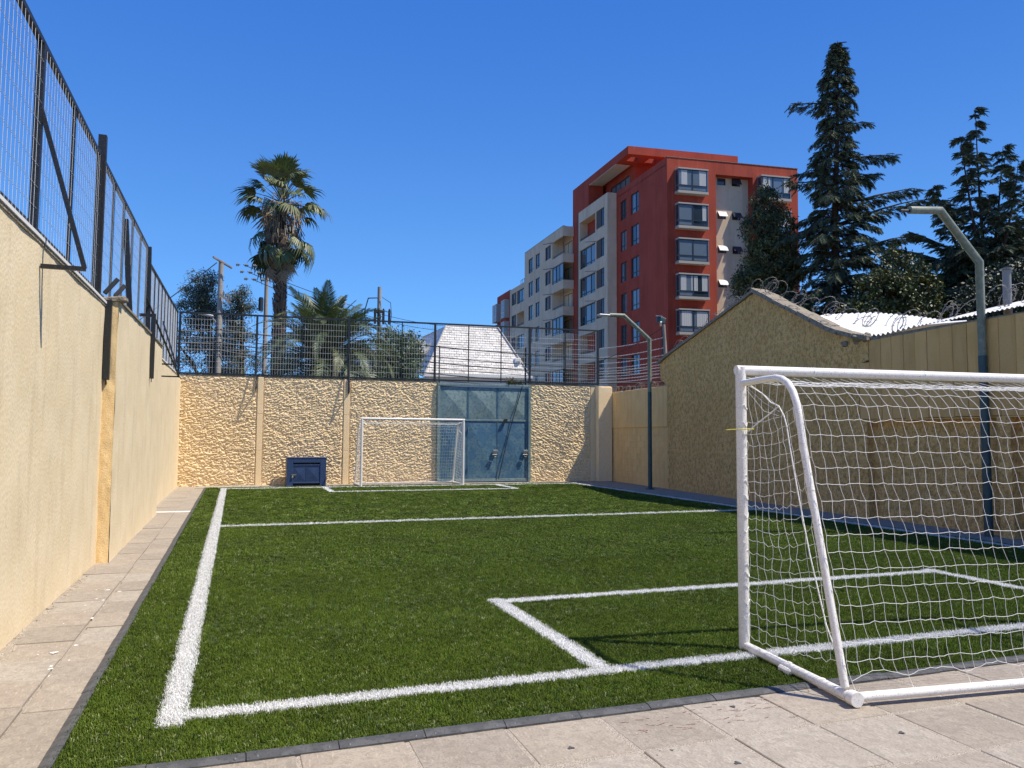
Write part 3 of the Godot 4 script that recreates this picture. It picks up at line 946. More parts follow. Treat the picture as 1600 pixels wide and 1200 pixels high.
func right_wall() -> void:
	var a := noise(71, 3.2, 4)
	var c := noise(72, 5.0, 2, FastNoiseLite.TYPE_CELLULAR)
	c.cellular_return_type = FastNoiseLite.RETURN_DISTANCE
	var am := func(u: float, y: float) -> float: return 0.014 * a.get_noise_2d(u, y) - 0.05 * maxf(0.0, a.get_noise_2d(u * 2.2 + 30.0, y * 2.2) - 0.12) + 0.016 * a.get_noise_2d(u * 3.7 + 7.0, y * 3.7)
	var lo := func(_u: float) -> float: return -0.06
	# low wall between pier and gable
	var w := thing("low_wall", "lower cream wall with a ledge, between the corner pier and the gabled wall", "wall")
	var mb := MB.new()
	rbox(mb, -0.9, 3.75, -0.06, 1.86, -0.24, 0.0)
	part(w, "lower_face", mb, M.beige)
	mb = MB.new()
	rbox(mb, -0.9, 3.75, 1.86, 3.11, -0.24, 0.035, 0.012)
	part(w, "upper_face", mb, M.beige)
	for row in 9:   # painted brickwork shows through below the ledge
		for q in 8:
			mb = MB.new()
			var s0 := -0.5 + 0.52 * q + (0.26 if row % 2 else 0.0)
			rbox(mb, s0 + 0.006, minf(s0 + 0.512, 3.7), 0.02 + 0.2 * row, 0.212 + 0.2 * row, 0.001, 0.007 + r(0, 0.004), 0.003)
			part(w, "painted_block", mb, M.beige)
	# gabled wall of roughcast
	w = thing("gabled_wall", "weathered roughcast gable wall with a stone coping, right of the far corner", "wall")
	var prof := [[3.24, 3.80], [3.7, 3.97], [8.41, 5.12], [11.15, 3.76], [12.16, 3.46]]
	var hi := func(u: float) -> float:
		for k in prof.size() - 1:
			if u <= prof[k + 1][0]:
				return lerpf(prof[k][1], prof[k + 1][1], (u - prof[k][0]) / (prof[k + 1][0] - prof[k][0]))
		return 3.46
	mb = MB.new()
	relief(mb, ro, ru, rn, 3.70, 11.9, 0.035, lo, hi, 0.035, am)
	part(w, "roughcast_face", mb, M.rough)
	mb = MB.new()
	relief(mb, ro, ru, rn, 11.9, 12.18, 0.035, func(_u: float) -> float: return 3.08, hi, 0.035, am)
	relief(mb, ro, ru, rn, 3.24, 3.70, 0.035, func(u: float) -> float: return lerpf(3.34, 3.1, (u - 3.24) / 0.46), hi, 0.035, am)
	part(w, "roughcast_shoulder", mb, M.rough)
	mb = MB.new()
	var poly := [R(3.26, 3.4, -0.004), R(3.7, 3.12, -0.004), R(3.7, -0.06, -0.004), R(11.9, -0.06, -0.004), R(11.9, 3.0, -0.004), R(12.17, 3.1, -0.004), R(12.17, 3.44, -0.004), R(11.15, 3.74, -0.004), R(8.41, 5.1, -0.004), R(3.7, 3.95, -0.004), R(3.26, 3.78, -0.004)]
	mb.prism(poly, -rn * 0.3)
	part(w, "wall_core", mb, M.rough)
	# coping: left slope smooth, right slope of rough stones
	var segs := [[3.12, 3.80, 3.75, 3.99, "coping"], [3.75, 3.99, 6.2, 4.58, "coping"], [6.2, 4.58, 8.30, 5.11, "coping"]]
	for s in segs:
		mb = MB.new()
		var p0 := R(s[0], s[1], 0.06)
		mb.box3(p0, R(s[2], s[3], 0.06) - p0, UP * 0.075, -rn * 0.42)
		part(w, s[4], mb, M.coping)
	for k in 9:
		mb = MB.new()
		var q0 := k / 9.0
		var q1 := (k + 1) / 9.0
		var y_of := func(q: float) -> float: return hi.call(lerpf(8.42, 12.25, q)) - 0.005
		var a0 := R(lerpf(8.32, 12.25, q0), y_of.call(q0) + r(-0.012, 0.012), 0.085 + r(-0.02, 0.02))
		var a1 := R(lerpf(8.32, 12.25, q1) - 0.012, y_of.call(q1) + r(-0.012, 0.012), 0.085 + r(-0.02, 0.02))
		mb.box3(a0, a1 - a0, UP * r(0.09, 0.12), -rn * 0.5)
		part(w, "coping_stone", mb, M.coping)
	# broken end of the coping
	mb = MB.new()
	for k in 10:
		mb.cbox(R(12.0 + r(-0.5, 0.2), 3.46 + r(-0.04, 0.12), -0.1 + r(-0.15, 0.12)), Vector3(r(0.1, 0.25), r(0.06, 0.14), r(0.1, 0.25)), 0.02, Basis.from_euler(Vector3(r(-0.5, 0.5), r(0, 3), r(-0.5, 0.5))))
	part(w, "broken_masonry", mb, M.coping)
	# boarded wall
	w = thing("boarded_wall", "cream wall of upright boards over a roughcast base, behind the large goal", "wall")
	var s := 11.92
	var k := 0
	while s < 24.0:
		var wd := r(0.27, 0.33)
		if s < 12.19 and s + wd > 12.19: wd = 12.19 - s + 0.01
		mb = MB.new()
		var top := 3.46 + 0.012 * (s - 12.0)
		if s < 12.2: top = 3.04
		rbox(mb, s + 0.004, s + wd - 0.004, 1.92 + r(-0.012, 0.012), top, -0.03, 0.004 + r(-0.004, 0.012), 0.006)
		part(w, "board", mb, M.boards[k % 7 % 3])
		s += wd
		k += 1
	mb = MB.new()
	rbox(mb, 12.22, 24.0, 1.93, 3.4, -0.28, -0.031)
	rbox(mb, 11.9, 12.22, 1.93, 3.02, -0.28, -0.031)
	rbox(mb, 11.9, 24.0, -0.06, 1.93, -0.32, -0.21)
	part(w, "wall_core", mb, M.beige)
	mb = MB.new()
	relief(mb, R(0, 0, -0.16), ru, rn, 11.9, 24.0, 0.05, lo, func(_u: float) -> float: return 1.98, 0.05, am)
	part(w, "roughcast_base", mb, M.rough)
	mb = MB.new()
	rbox(mb, 11.85, 24.0, 1.90, 1.915, -0.2, 0.0)
	part(w, "ledge", mb, M.beige)
	for q in [11.86, 15.0, 18.2]:
		mb = MB.new()
		relief(mb, R(0, 0, 0.01), ru, rn, q, q + 0.24, 0.03, lo, func(_u: float) -> float: return 1.9, 0.05, am)
		rbox(mb, q + 0.01, q + 0.23, -0.06, 1.9, -0.17, 0.0)
		part(w, "base_post", mb, M.rough)
	# corrugated roofs behind
	var sheet := func(parent: Node3D, p: Array, waves: int, deep: float) -> void:
		# p: far-low, far-high, near-high, near-low corners; waves run up the slope
		var m := MB.new()
		var nn: Vector3 = (p[3] - p[0]).cross(p[1] - p[0]).normalized()
		if nn.y < 0: nn = -nn
		var n := waves * 6
		for q in n:
			var t0 := q / float(n)
			var t1 := (q + 1) / float(n)
			var h0 := nn * deep * sin(TAU * waves * t0)
			var h1 := nn * deep * sin(TAU * waves * t1)
			m.quad(p[0].lerp(p[3], t0) + h0, p[0].lerp(p[3], t1) + h1, p[1].lerp(p[2], t1) + h1, p[1].lerp(p[2], t0) + h0, nn)
		part(parent, "corrugated_sheet", m, M.zinc)
	var h := thing("corrugated_roof", "white corrugated roof sloping down beside the gable's broken right end", "roof")
	var lows := [R(9.3, 4.28, -0.55), R(10.3, 3.95, -0.55), R(11.3, 3.66, -0.3), R(12.6, 3.53, 0.05), R(13.5, 3.58, 0.06)]
	var highs := [R(9.4, 4.5, -1.4), R(10.0, 4.52, -2.4), R(10.8, 4.35, -2.9), R(11.9, 4.06, -2.8), R(13.0, 3.86, -1.9)]
	for q in 4:
		sheet.call(h, [lows[q], highs[q], highs[q + 1], lows[q + 1]], 8 if q < 3 else 7, 0.022)
	h = thing("corrugated_roof", "white corrugated roof above the boarded wall, with a flue pipe", "roof")
	for q in 6:
		var s0 := 13.5 + 1.0 * q
		sheet.call(h, [R(s0, 3.57 + 0.012 * (s0 - 13.5), 0.07), R(s0, 4.12 + 0.012 * (s0 - 13.5) + 0.03 * q, -2.3), R(s0 + 1.04, 4.15 + 0.012 * (s0 - 12.5) + 0.03 * q, -2.3), R(s0 + 1.04, 3.575 + 0.012 * (s0 - 12.5), 0.07)], 12, 0.012)
	mb = MB.new()
	rbox(mb, 12.2, 24.0, 3.44, 3.52, -0.05, 0.0)
	part(h, "eaves_board", mb, M.coping)
	w = thing("flue_pipe", "grey metal flue pipe with a flat cap standing on the white roof", "pipe")
	mb = MB.new()
	mb.lathe(R(14.28, 3.6, -1.35), [[0.09, 0.0], [0.09, 0.06], [0.07, 0.07], [0.07, 0.95]], 14)
	part(w, "pipe", mb, M.flue)
	mb = MB.new()
	mb.lathe(R(14.28, 4.56, -1.35), [[0.11, 0.0], [0.105, 0.015], [0.02, 0.05]], 14)
	part(w, "cap", mb, M.flue)

# ---------------------------------------------------------------- buildings
# one wall of a building: o at its foot, du along it, nn outwards; holes are [u0, u1, y0, y1] and get reveals
func facade(parent: Node3D, called: String, m: Material, o: Vector3, du: Vector3, nn: Vector3, u0: float, u1: float, y0: float, y1: float, holes: Array, deep: float) -> void:
	var us := [u0, u1]
	var ys := [y0, y1]
	for h in holes:
		us.append_array([h[0], h[1]])
		ys.append_array([h[2], h[3]])
	us.sort()
	ys.sort()
	var mb := MB.new()
	for a in us.size() - 1:
		if us[a + 1] - us[a] < 0.001: continue
		var cu: float = (us[a] + us[a + 1]) / 2
		for b in ys.size() - 1:
			if ys[b + 1] - ys[b] < 0.001: continue
			var cy: float = (ys[b] + ys[b + 1]) / 2
			var free := true
			for h in holes:
				if cu > h[0] and cu < h[1] and cy > h[2] and cy < h[3]:
					free = false
					break
			if free:
				mb.quad(o + du * us[a] + UP * ys[b], o + du * us[a + 1] + UP * ys[b], o + du * us[a + 1] + UP * ys[b + 1], o + du * us[a] + UP * ys[b + 1], nn)
	for h in holes:
		var p := [o + du * h[0] + UP * h[2], o + du * h[1] + UP * h[2], o + du * h[1] + UP * h[3], o + du * h[0] + UP * h[3]]
		var dp: float = h[4] if h.size() > 4 else deep
		var c: Vector3 = (p[0] + p[2]) / 2
		for k in 4:
			var mid: Vector3 = (p[k] + p[(k + 1) % 4]) / 2
			mb.quad(p[k], p[(k + 1) % 4], p[(k + 1) % 4] - nn * dp, p[k] - nn * dp, c - mid)
	part(parent, called, mb, m)

func fbox(mb: MB, o: Vector3, du: Vector3, nn: Vector3, u0: float, u1: float, y0: float, y1: float, a: float, b: float) -> void:
	mb.box3(o + du * u0 + UP * y0 + nn * a, du * (u1 - u0), UP * (y1 - y0), nn * (b - a))

# a window: frame with its panes as sub-parts. bars: fractions of the width; sill_bar: fraction of the height
func window(parent: Node3D, o: Vector3, du: Vector3, nn: Vector3, u0: float, u1: float, y0: float, y1: float, off: float, bars: Array, low: float, look: Array, frame: Material) -> void:
	var mb := MB.new()
	var t := 0.055
	var a := off - 0.06
	fbox(mb, o, du, nn, u0, u0 + t, y0, y1, a, off)
	fbox(mb, o, du, nn, u1 - t, u1, y0, y1, a, off)
	fbox(mb, o, du, nn, u0 + t, u1 - t, y0, y0 + t, a, off)
	fbox(mb, o, du, nn, u0 + t, u1 - t, y1 - t, y1, a, off)
	var yb := y0
	if low > 0:
		yb = lerpf(y0, y1, low)
		fbox(mb, o, du, nn, u0 + t, u1 - t, yb, yb + t, a, off - 0.004)
	var us := [u0 + t]
	for b in bars:
		var q := lerpf(u0, u1, b)
		fbox(mb, o, du, nn, q - t / 2, q + t / 2, y0 + t, y1 - t, a, off - 0.002)
		us.append(q)
	us.append(u1 - t)
	var f := part(parent, "window", mb, frame)
	for k in us.size() - 1:
		mb = MB.new()
		fbox(mb, o, du, nn, us[k], us[k + 1], y0 + t, y1 - t, off - 0.045, off - 0.035 - 0.006 * k)
		part(f, "pane", mb, look[k % look.size()])

var ax := 28.44
var ad := 46.93
var bU := V(cos(deg_to_rad(6.8)), 0, -sin(deg_to_rad(6.8)))
var bV := V(sin(deg_to_rad(2.4)), 0, cos(deg_to_rad(2.4)))
var nF := Vector3.ZERO
var nL := Vector3.ZERO

func A(u: float, v: float, y := 0.0) -> Vector3:
	return V(ax, 0, ad) + bU * u + bV * v + UP * y

func abox(mb: MB, u0: float, u1: float, v0: float, v1: float, y0: float, y1: float) -> void:
	mb.box3(A(u0, v0, y0), bU * (u1 - u0), bV * (v1 - v0), UP * (y1 - y0))

func railing(parent: Node3D, o: Vector3, du: Vector3, nn: Vector3, u0: float, u1: float, y: float) -> void:
	var mb := MB.new()
	fbox(mb, o, du, nn, u0, u1, y + 0.20, y + 0.24, -0.14, -0.10)
	fbox(mb, o, du, nn, u0, u1, y + 0.08, y + 0.10, -0.13, -0.11)
	var q := u0 + 0.15
	while q < u1:
		fbox(mb, o, du, nn, q, q + 0.02, y, y + 0.2, -0.13, -0.11)
		q += 0.3
	part(parent, "railing", mb, M.alu)

func apartments() -> void:
	nF = bU.cross(UP).normalized()
	if nF.z < 0: nF = -nF
	nL = bV.cross(UP).normalized()
	if nL.x > 0: nL = -nL
	var looks := [M.glass, M.glass_pale, M.glass, M.glass]
	var b := thing("apartment_building", "tall red and taupe apartment block with stacked bay windows and an overhanging roof", "building")
	var oF := A(0, 0)
	var FL := 2.53
	# --- front: red piers each side of a recess
	facade(b, "front_wall", M.red, oF, bU, nF, 0.0, 3.79, 0, 20.60, [], 0.2)
	facade(b, "front_wall", M.red, oF, bU, nF, 6.76, 10.46, 0, 20.60, [], 0.2)
	facade(b, "front_wall", M.red, oF, bU, nF, 0.0, 10.46, 20.60, 21.56, [], 0.2)
	var mb := MB.new()
	mb.quad(A(3.79, 0, 0), A(3.79, 0.6, 0), A(3.79, 0.6, 20.6), A(3.79, 0, 20.6), bU)
	mb.quad(A(6.76, 0, 0), A(6.76, 0.6, 0), A(6.76, 0.6, 20.6), A(6.76, 0, 20.6), -bU)
	mb.quad(A(3.79, 0, 20.6), A(6.76, 0, 20.6), A(6.76, 0.6, 20.6), A(3.79, 0.6, 20.6), -UP)
	part(b, "recess_return", mb, M.red)
	var holes := []
	for k in 8:
		holes.append([4.27, 4.95, 20.04 - FL * k, 20.58 - FL * k])
		holes.append([5.44, 6.12, 20.04 - FL * k, 20.58 - FL * k])
	facade(b, "recess_wall", M.taupe, A(0, 0.6), bU, nF, 3.79, 6.76, 0, 20.6, holes, 0.14)
	for k in 8:
		for q in 2:
			var h: Array = holes[k * 2 + q]
			window(b, A(0, 0.6), bU, nF, h[0], h[1], h[2], h[3], -0.06, [], 0.0, [M.glass], M.alu)
			if k > 0 or q == 1:   # top-hung sash, pushed out
				mb = MB.new()
				var hinge: Vector3 = A(0, 0.6) + bU * h[0] + UP * h[3]
				var open := 0.62 if k > 0 else 0.5
				var dn := (UP * -cos(open) + nF * sin(open)) * 0.52
				mb.box3(hinge + nF * 0.01, bU * (h[1] - h[0]), dn, dn.cross(bU).normalized() * 0.03)
				part(b, "open_sash", mb, M.white_paint if (k > 0 and q == 0) else M.glass)  # white colour paints in the sky and sun mirrored by the glass
	# --- bay windows
	for col in 2:
		var u0 := 0.60 if col == 0 else 7.14
		var u1 := 2.90 if col == 0 else 9.52
		for k in 8:
			var yt := 20.60 - FL * k
			var o := A(0, -0.5)
			mb = MB.new()
			abox(mb, u0 - 0.02, u1 + 0.02, -0.53, 0.02, yt - 1.74, yt - 1.56)
			part(b, "bay_sill", mb, M.sill)
			mb = MB.new()
			abox(mb, u0 - 0.02, u1 + 0.02, -0.53, 0.02, yt, yt + 0.10)
			part(b, "bay_roof", mb, M.sill)
			var style := (k * 2 + col) % 4
			var bars := [0.48] if style != 1 else [0.22, 0.40, 0.75]
			window(b, o, bU, nF, u0, u1, yt - 1.56, yt, 0.0, bars, 0.24, [[M.glass_pale, M.glass_pale], [M.glass, M.glass_pale, M.glass_pale, M.glass], [M.glass_pale, M.glass], [M.glass, M.glass_pale]][style], M.alu)
			# sides of the bay
			window(b, A(u0, 0), bV, nL, -0.5, 0.0, yt - 1.56, yt, 0.0, [], 0.24, [M.glass], M.alu_pale)
			window(b, A(u1, 0), bV, -nL, -0.5, 0.0, yt - 1.56, yt, 0.0, [], 0.24, [M.glass], M.alu_pale)
			# a curtain or a blind behind the glass, just proud of the panes where it is drawn across
			if k in [0, 1, 3, 4] or col == 1:
				var cu: Array = [[[0.10, 0.30], [0.70, 0.93]], [[0.80, 0.93]], [], [[0.06, 0.24], [0.40, 0.62], [0.76, 0.95]], [[0.08, 0.40], [0.58, 0.94]]][k % 5]
				if col == 1: cu = [[0.06, 0.3], [0.72, 0.95]]
				for c in cu:
					mb = MB.new()
					var n := 13
					for q in n:
						var a0 := lerpf(lerpf(u0, u1, c[0]), lerpf(u0, u1, c[1]), q / float(n))
						var a1 := lerpf(lerpf(u0, u1, c[0]), lerpf(u0, u1, c[1]), (q + 1) / float(n))
						var d0 := -0.032 + 0.011 * absf(sin(q * 1.9 + k))
						var d1 := -0.032 + 0.011 * absf(sin((q + 1) * 1.9 + k))
						mb.quad(o + bU * a0 + UP * (yt - 1.15) + nF * d0, o + bU * a1 + UP * (yt - 1.15) + nF * d1, o + bU * a1 + UP * (yt - 0.07) + nF * d1, o + bU * a0 + UP * (yt - 0.07) + nF * d0, nF)
					part(b, "curtain", mb, M.curtain)
	# --- left side: red wall with two columns of windows
	holes = []
	for k in 8:
		holes.append([4.44, 5.82, 18.93 - FL * k, 20.52 - FL * k])
		holes.append([6.59, 7.69, 18.93 - FL * k, 20.52 - FL * k])
	facade(b, "side_wall", M.red, oF, bV, nL, 0.0, 8.5, 0, 21.56, holes, 0.16)
	for k in 8:
		for q in 2:
			var h: Array = holes[k * 2 + q]
			window(b, oF, bV, nL, h[0], h[1], h[2], h[3], -0.07, [0.45] if q == 0 else [0.5], 0.24, [[M.glass, M.glass_pale], [M.glass_pale, M.glass], [M.glass, M.glass], [M.glass_pale, M.glass_pale]][(k + q * 2) % 4], M.alu)
	# --- taupe balcony stack
	holes = []
	for k in 8:
		holes.append([9.10, 10.75, 18.95 - FL * k, 20.50 - FL * k, 0.14])
		holes.append([10.92, 14.40, 18.80 - FL * k, 20.50 - FL * k, 0.95])
	var oT := A(-0.78, 0)
	facade(b, "balcony_wall", M.taupe, oT, bV, nL, 8.46, 14.66, 0, 21.45, holes, 0.14)
	mb = MB.new()
	mb.quad(A(-0.78, 8.46, 0), A(0, 8.46, 0), A(0, 8.46, 21.45), A(-0.78, 8.46, 21.45), -bV)
	mb.quad(A(-0.78, 14.66, 0), A(0.2, 14.66, 0), A(0.2, 14.66, 21.45), A(-0.78, 14.66, 21.45), bV)
	abox(mb, -0.78, 0.3, 8.46, 8.60, 21.45, 21.5)
	abox(mb, -0.78, -0.66, 8.60, 14.66, 21.44, 21.5)
	part(b, "balcony_return", mb, M.taupe)
	for k in 8:
		var h0: Array = holes[k * 2]
		var h1: Array = holes[k * 2 + 1]
		window(b, oT, bV, nL, h0[0], h0[0] + 0.75, h0[2], h0[3], -0.06, [0.5], 0.0, [M.glass_pale, M.glass], M.alu)
		mb = MB.new()
		fbox(mb, oT, bV, nL, h0[0] + 0.77, h0[1], h0[2], h0[3], -0.12, -0.05)
		part(b, "brown_panel", mb, M.brown)
		mb = MB.new()
		fbox(mb, oT, bV, nL, h1[0], h1[1], h1[2] - 0.1, h1[3], -1.0, -0.951)
		part(b, "balcony_back", mb, M.red if k == 0 else M.taupe)
		window(b, oT, bV, nL, h1[0] + 0.2, h1[0] + 2.2, h1[2] - 0.05, h1[3] - 0.1, -0.9, [0.5], 0.0, [M.glass], M.alu)
		if k in [1, 2, 3, 6]:
			window(b, oT, bV, nL, h1[0] + 0.04, h1[1] - 0.03, h1[2], h1[3] - 0.02, -0.1, [0.33, 0.66], 0.16, [M.glass_pale, M.glass_pale, M.glass] if k == 1 else [M.glass, M.glass_pale, M.glass], M.alu)
		else:
			railing(b, oT, bV, nL, h1[0], h1[1], h1[2])
		if k in [1, 2, 3]:
			mb = MB.new()
			mb.bar(oT + bV * 10.8 + UP * (h1[3] + 0.02), oT + bV * 11.4 + UP * (h1[3] + 0.05) + nL * 0.75, 0.05, 0.03)
			part(b, "awning_arm", mb, M.alu)
	# --- roof, back and hidden sides
	mb = MB.new()
	abox(mb, 0.0, 10.46, 0.22, 16.0, 21.0, 21.1)
	mb.quad(A(10.46, 0, 0), A(10.46, 16, 0), A(10.46, 16, 21.56), A(10.46, 0, 21.56), bU)
	mb.quad(A(0, 16, 0), A(10.46, 16, 0), A(10.46, 16, 21.56), A(0, 16, 21.56), bV)
	mb.quad(A(0, 8.5, 0), A(0, 16, 0), A(0, 16, 21.1), A(0, 8.5, 21.1), nL)
	mb.quad(A(0.2, 0.22, 21.1), A(10.3, 0.22, 21.1), A(10.3, 0.22, 21.56), A(0.2, 0.22, 21.56), bV)
	mb.quad(A(0, 0, 21.56), A(10.46, 0, 21.56), A(10.46, 0.22, 21.56), A(0, 0.22, 21.56), UP)
	mb.quad(A(0, 0.22, 21.56), A(0.2, 0.22, 21.56), A(0.2, 8.5, 21.56), A(0, 8.5, 21.56), UP)
	part(b, "roof_deck", mb, M.red)
	mb = MB.new()
	abox(mb, -0.03, 10.49, -0.03, 0.25, 21.563, 21.60)
	part(b, "parapet_flashing", mb, M.coping)
	# --- fin and overhanging roof frame
	mb = MB.new()
	abox(mb, -0.75, 0.6, 14.88, 16.1, 0, 23.37)
	abox(mb, -0.75, 0.6, 12.45, 14.88, 21.46, 23.37)
	part(b, "end_fin", mb, M.red)
	mb = MB.new()
	abox(mb, -0.80, -0.74, 14.7, 14.86, 0.0, 21.4)
	part(b, "gap_strip", mb, M.brown)  # brown strip closing the gap between balcony stack and fin
	mb = MB.new()
	abox(mb, -0.75, 8.57, 4.65, 5.25, 23.37, 24.0)          # front beam
	abox(mb, -0.75, -0.2, 5.25, 16.1, 23.37, 24.0)           # side beam
	abox(mb, -0.2, 8.57, 6.3, 16.1, 23.43, 24.0)             # slab
	for q in [[0.75, 1.35], [2.35, 2.95], [3.9, 8.57]]:
		abox(mb, q[0], q[1], 5.25, 6.3, 23.40, 24.0)
	part(b, "roof_frame", mb, M.red)
	mb = MB.new()
	abox(mb, -0.72, 0.5, 7.0, 12.4, 23.33, 23.369)
	part(b, "pale_soffit", mb, M.soffit)
	# --- penthouse under it
	holes = [[7.9, 11.6, 21.9, 22.9]]
	facade(b, "penthouse_side", M.red, A(0.9, 0), bV, nL, 6.9, 16.0, 21.1, 23.43, holes, 0.1)
	window(b, A(0.9, 0), bV, nL, 7.9, 11.6, 21.9, 22.9, -0.05, [0.25, 0.5, 0.75], 0.0, [M.glass_pale], M.alu)
	mb = MB.new()
	mb.quad(A(0.9, 6.9, 21.1), A(8.2, 6.9, 21.1), A(8.2, 6.9, 23.43), A(0.9, 6.9, 23.43), -bV)
	mb.quad(A(8.2, 6.9, 21.1), A(8.2, 16.0, 21.1), A(8.2, 16.0, 23.43), A(8.2, 6.9, 23.43), bU)
	part(b, "penthouse_wall", mb, M.red)

	# ---------- taupe block behind
	b = thing("apartment_building", "taupe apartment block with corner balconies, left of and behind the red one", "building")
	var u2 := -1.74
	var o2 := A(u2, 0)
	holes = []
	for k in 8:
		var dy := 2.42 * k
		holes.append([22.26, 23.52, 18.17 - dy, 19.62 - dy, 0.14])
		holes.append([24.30, 25.73, 18.14 - dy, 19.64 - dy, 0.14])
		holes.append([19.15, 20.69, 18.37 - dy, 19.66 - dy, 0.14])
	facade(b, "side_wall", M.taupe, o2, bV, nL, 18.75, 27.0, 0, 20.6, holes, 0.14)
	for k in 8:
		for q in 3:
			var h: Array = holes[k * 3 + q]
			if q < 2:
				window(b, o2, bV, nL, h[0], h[1], h[2], h[3], -0.06, [0.5], 0.22, [[M.glass, M.glass_pale], [M.glass_pale, M.glass]][(k + q) % 2], M.alu)
			else:
				window(b, o2, bV, nL, h[0] + 0.78, h[1], h[2], h[3], -0.06, [0.5], 0.0, [M.glass_pale, M.glass], M.alu)
				mb = MB.new()
				fbox(mb, o2, bV, nL, h[0], h[0] + 0.76, h[2], h[3], -0.12, -0.05)
				part(b, "brown_panel", mb, M.brown if k < 5 else M.red)
	# corner balconies: parapet bands, back walls, soffits
	mb = MB.new()
	abox(mb, u2, u2 + 0.12, 15.9, 18.75, 19.70, 20.6)
	abox(mb, u2 + 0.12, 0.4, 15.9, 16.02, 19.70, 20.6)
	abox(mb, u2 + 0.12, 0.4, 16.02, 18.75, 20.4, 20.5)
	part(b, "top_band", mb, M.taupe)
	for k in 8:
		var dy := 2.42 * k
		mb = MB.new()
		abox(mb, u2, u2 + 0.12, 15.9, 18.75, 17.30 - dy, 18.10 - dy)
		abox(mb, u2 + 0.12, 0.4, 15.9, 16.02, 17.30 - dy, 18.10 - dy)
		abox(mb, u2 + 0.12, 0.4, 16.02, 18.75, 17.30 - dy, 17.45 - dy)
		part(b, "balcony_parapet", mb, M.taupe)
		if k % 2 == 1:
			window(b, o2, bV, nL, 15.95, 18.72, 18.10 - dy, 19.68 - dy, -0.02, [0.33, 0.66], 0.14, [M.glass_pale, M.glass, M.glass_pale], M.alu)
		else:
			railing(b, o2, bV, nL, 15.95, 18.7, 18.10 - dy)
			mb = MB.new()
			mb.rod(A(u2 + 0.08, 15.98, 18.1 - dy), A(u2 + 0.08, 15.98, 19.7 - dy), 0.03)
			part(b, "corner_post", mb, M.alu)
		mb = MB.new()
		mb.bar(o2 + bV * 18.7 + UP * (19.7 - dy), o2 + bV * 19.6 + UP * (19.72 - dy) + nL * 0.6, 0.06, 0.04)
		part(b, "awning_arm", mb, M.alu)
	mb = MB.new()
	mb.quad(A(u2 + 1.1, 15.9, 0), A(u2 + 1.1, 18.75, 0), A(u2 + 1.1, 18.75, 20.4), A(u2 + 1.1, 15.9, 20.4), nL)
	mb.quad(A(u2, 18.75, 0), A(u2 + 1.2, 18.75, 0), A(u2 + 1.2, 18.75, 20.4), A(u2, 18.75, 20.4), -bV)
	mb.quad(A(u2, 27, 0), A(8, 27, 0), A(8, 27, 20.6), A(u2, 27, 20.6), bV)
	mb.quad(A(u2, 18.75, 20.6), A(u2, 27, 20.6), A(8, 27, 20.6), A(8, 18.75, 20.6), UP)
	mb.quad(A(u2, 15.9, 20.603), A(u2, 18.75, 20.603), A(0.4, 18.75, 20.603), A(0.4, 15.9, 20.603), UP)
	part(b, "inner_wall", mb, M.taupe)
	for k in 8:
		window(b, A(u2 + 1.1, 0), bV, nL, 16.5, 18.4, 17.5 - 2.42 * k, 19.5 - 2.42 * k, 0.02, [0.5], 0.0, [M.glass], M.alu)
	mb = MB.new()
	abox(mb, u2 - 0.02, u2 + 0.2, 15.88, 27.02, 20.606, 20.64)
	part(b, "parapet_flashing", mb, M.coping)

	# ---------- lower taupe block
	b = thing("apartment_building", "lower taupe block with one column of balconies, beyond the taller taupe block", "building")
	holes = []
	for k in 6:
		var dy := 2.42 * k
		holes.append([29.9, 31.5, 15.75 - dy, 17.05 - dy, 0.14])
		holes.append([27.15, 29.65, 15.62 - dy, 17.05 - dy, 0.8])
	facade(b, "side_wall", M.taupe, o2, bV, nL, 27.01, 32.14, 0, 17.6, holes, 0.14)
	for k in 6:
		var h0: Array = holes[k * 2]
		var h1: Array = holes[k * 2 + 1]
		window(b, o2, bV, nL, h0[0] + 0.75, h0[1], h0[2], h0[3], -0.06, [0.5], 0.0, [M.glass_pale, M.glass], M.alu)
		mb = MB.new()
		fbox(mb, o2, bV, nL, h0[0], h0[0] + 0.73, h0[2], h0[3], -0.12, -0.05)
		part(b, "brown_panel", mb, M.brown)
		mb = MB.new()
		fbox(mb, o2, bV, nL, h1[0], h1[1], h1[2] - 0.1, h1[3], -0.85, -0.801)
		part(b, "balcony_back", mb, M.taupe)
		if k % 2 == 0:
			window(b, o2, bV, nL, h1[0] + 0.03, h1[1] - 0.03, h1[2], h1[3], -0.08, [0.4, 0.8], 0.14, [M.glass_pale, M.glass], M.alu)
		else:
			railing(b, o2, bV, nL, h1[0], h1[1], h1[2])
	mb = MB.new()
	mb.quad(A(u2, 27.01, 17.6), A(u2, 32.14, 17.6), A(6, 32.14, 17.6), A(6, 27.01, 17.6), UP)
	mb.quad(A(u2, 32.14, 0), A(6, 32.14, 0), A(6, 32.14, 17.6), A(u2, 32.14, 17.6), bV)
	part(b, "roof_deck", mb, M.taupe)
	mb = MB.new()
	abox(mb, u2 + 0.2, u2 + 0.24, 27.1, 29.0, 18.1, 18.14)
	for q in 4:
		abox(mb, u2 + 0.2, u2 + 0.24, 27.1 + 0.6 * q, 27.14 + 0.6 * q, 17.6, 18.1)
	part(b, "roof_rail", mb, M.alu)

	# ---------- far red block
	b = thing("apartment_building", "small red end block with white-framed bay windows, farthest of the row", "building")
	holes = []
	facade(b, "side_wall", M.red, o2, bV, nL, 32.15, 37.2, 0, 17.7, holes, 0.1)
	mb = MB.new()
	mb.quad(A(u2, 37.2, 0), A(5, 37.2, 0), A(5, 37.2, 17.7), A(u2, 37.2, 17.7), bV)
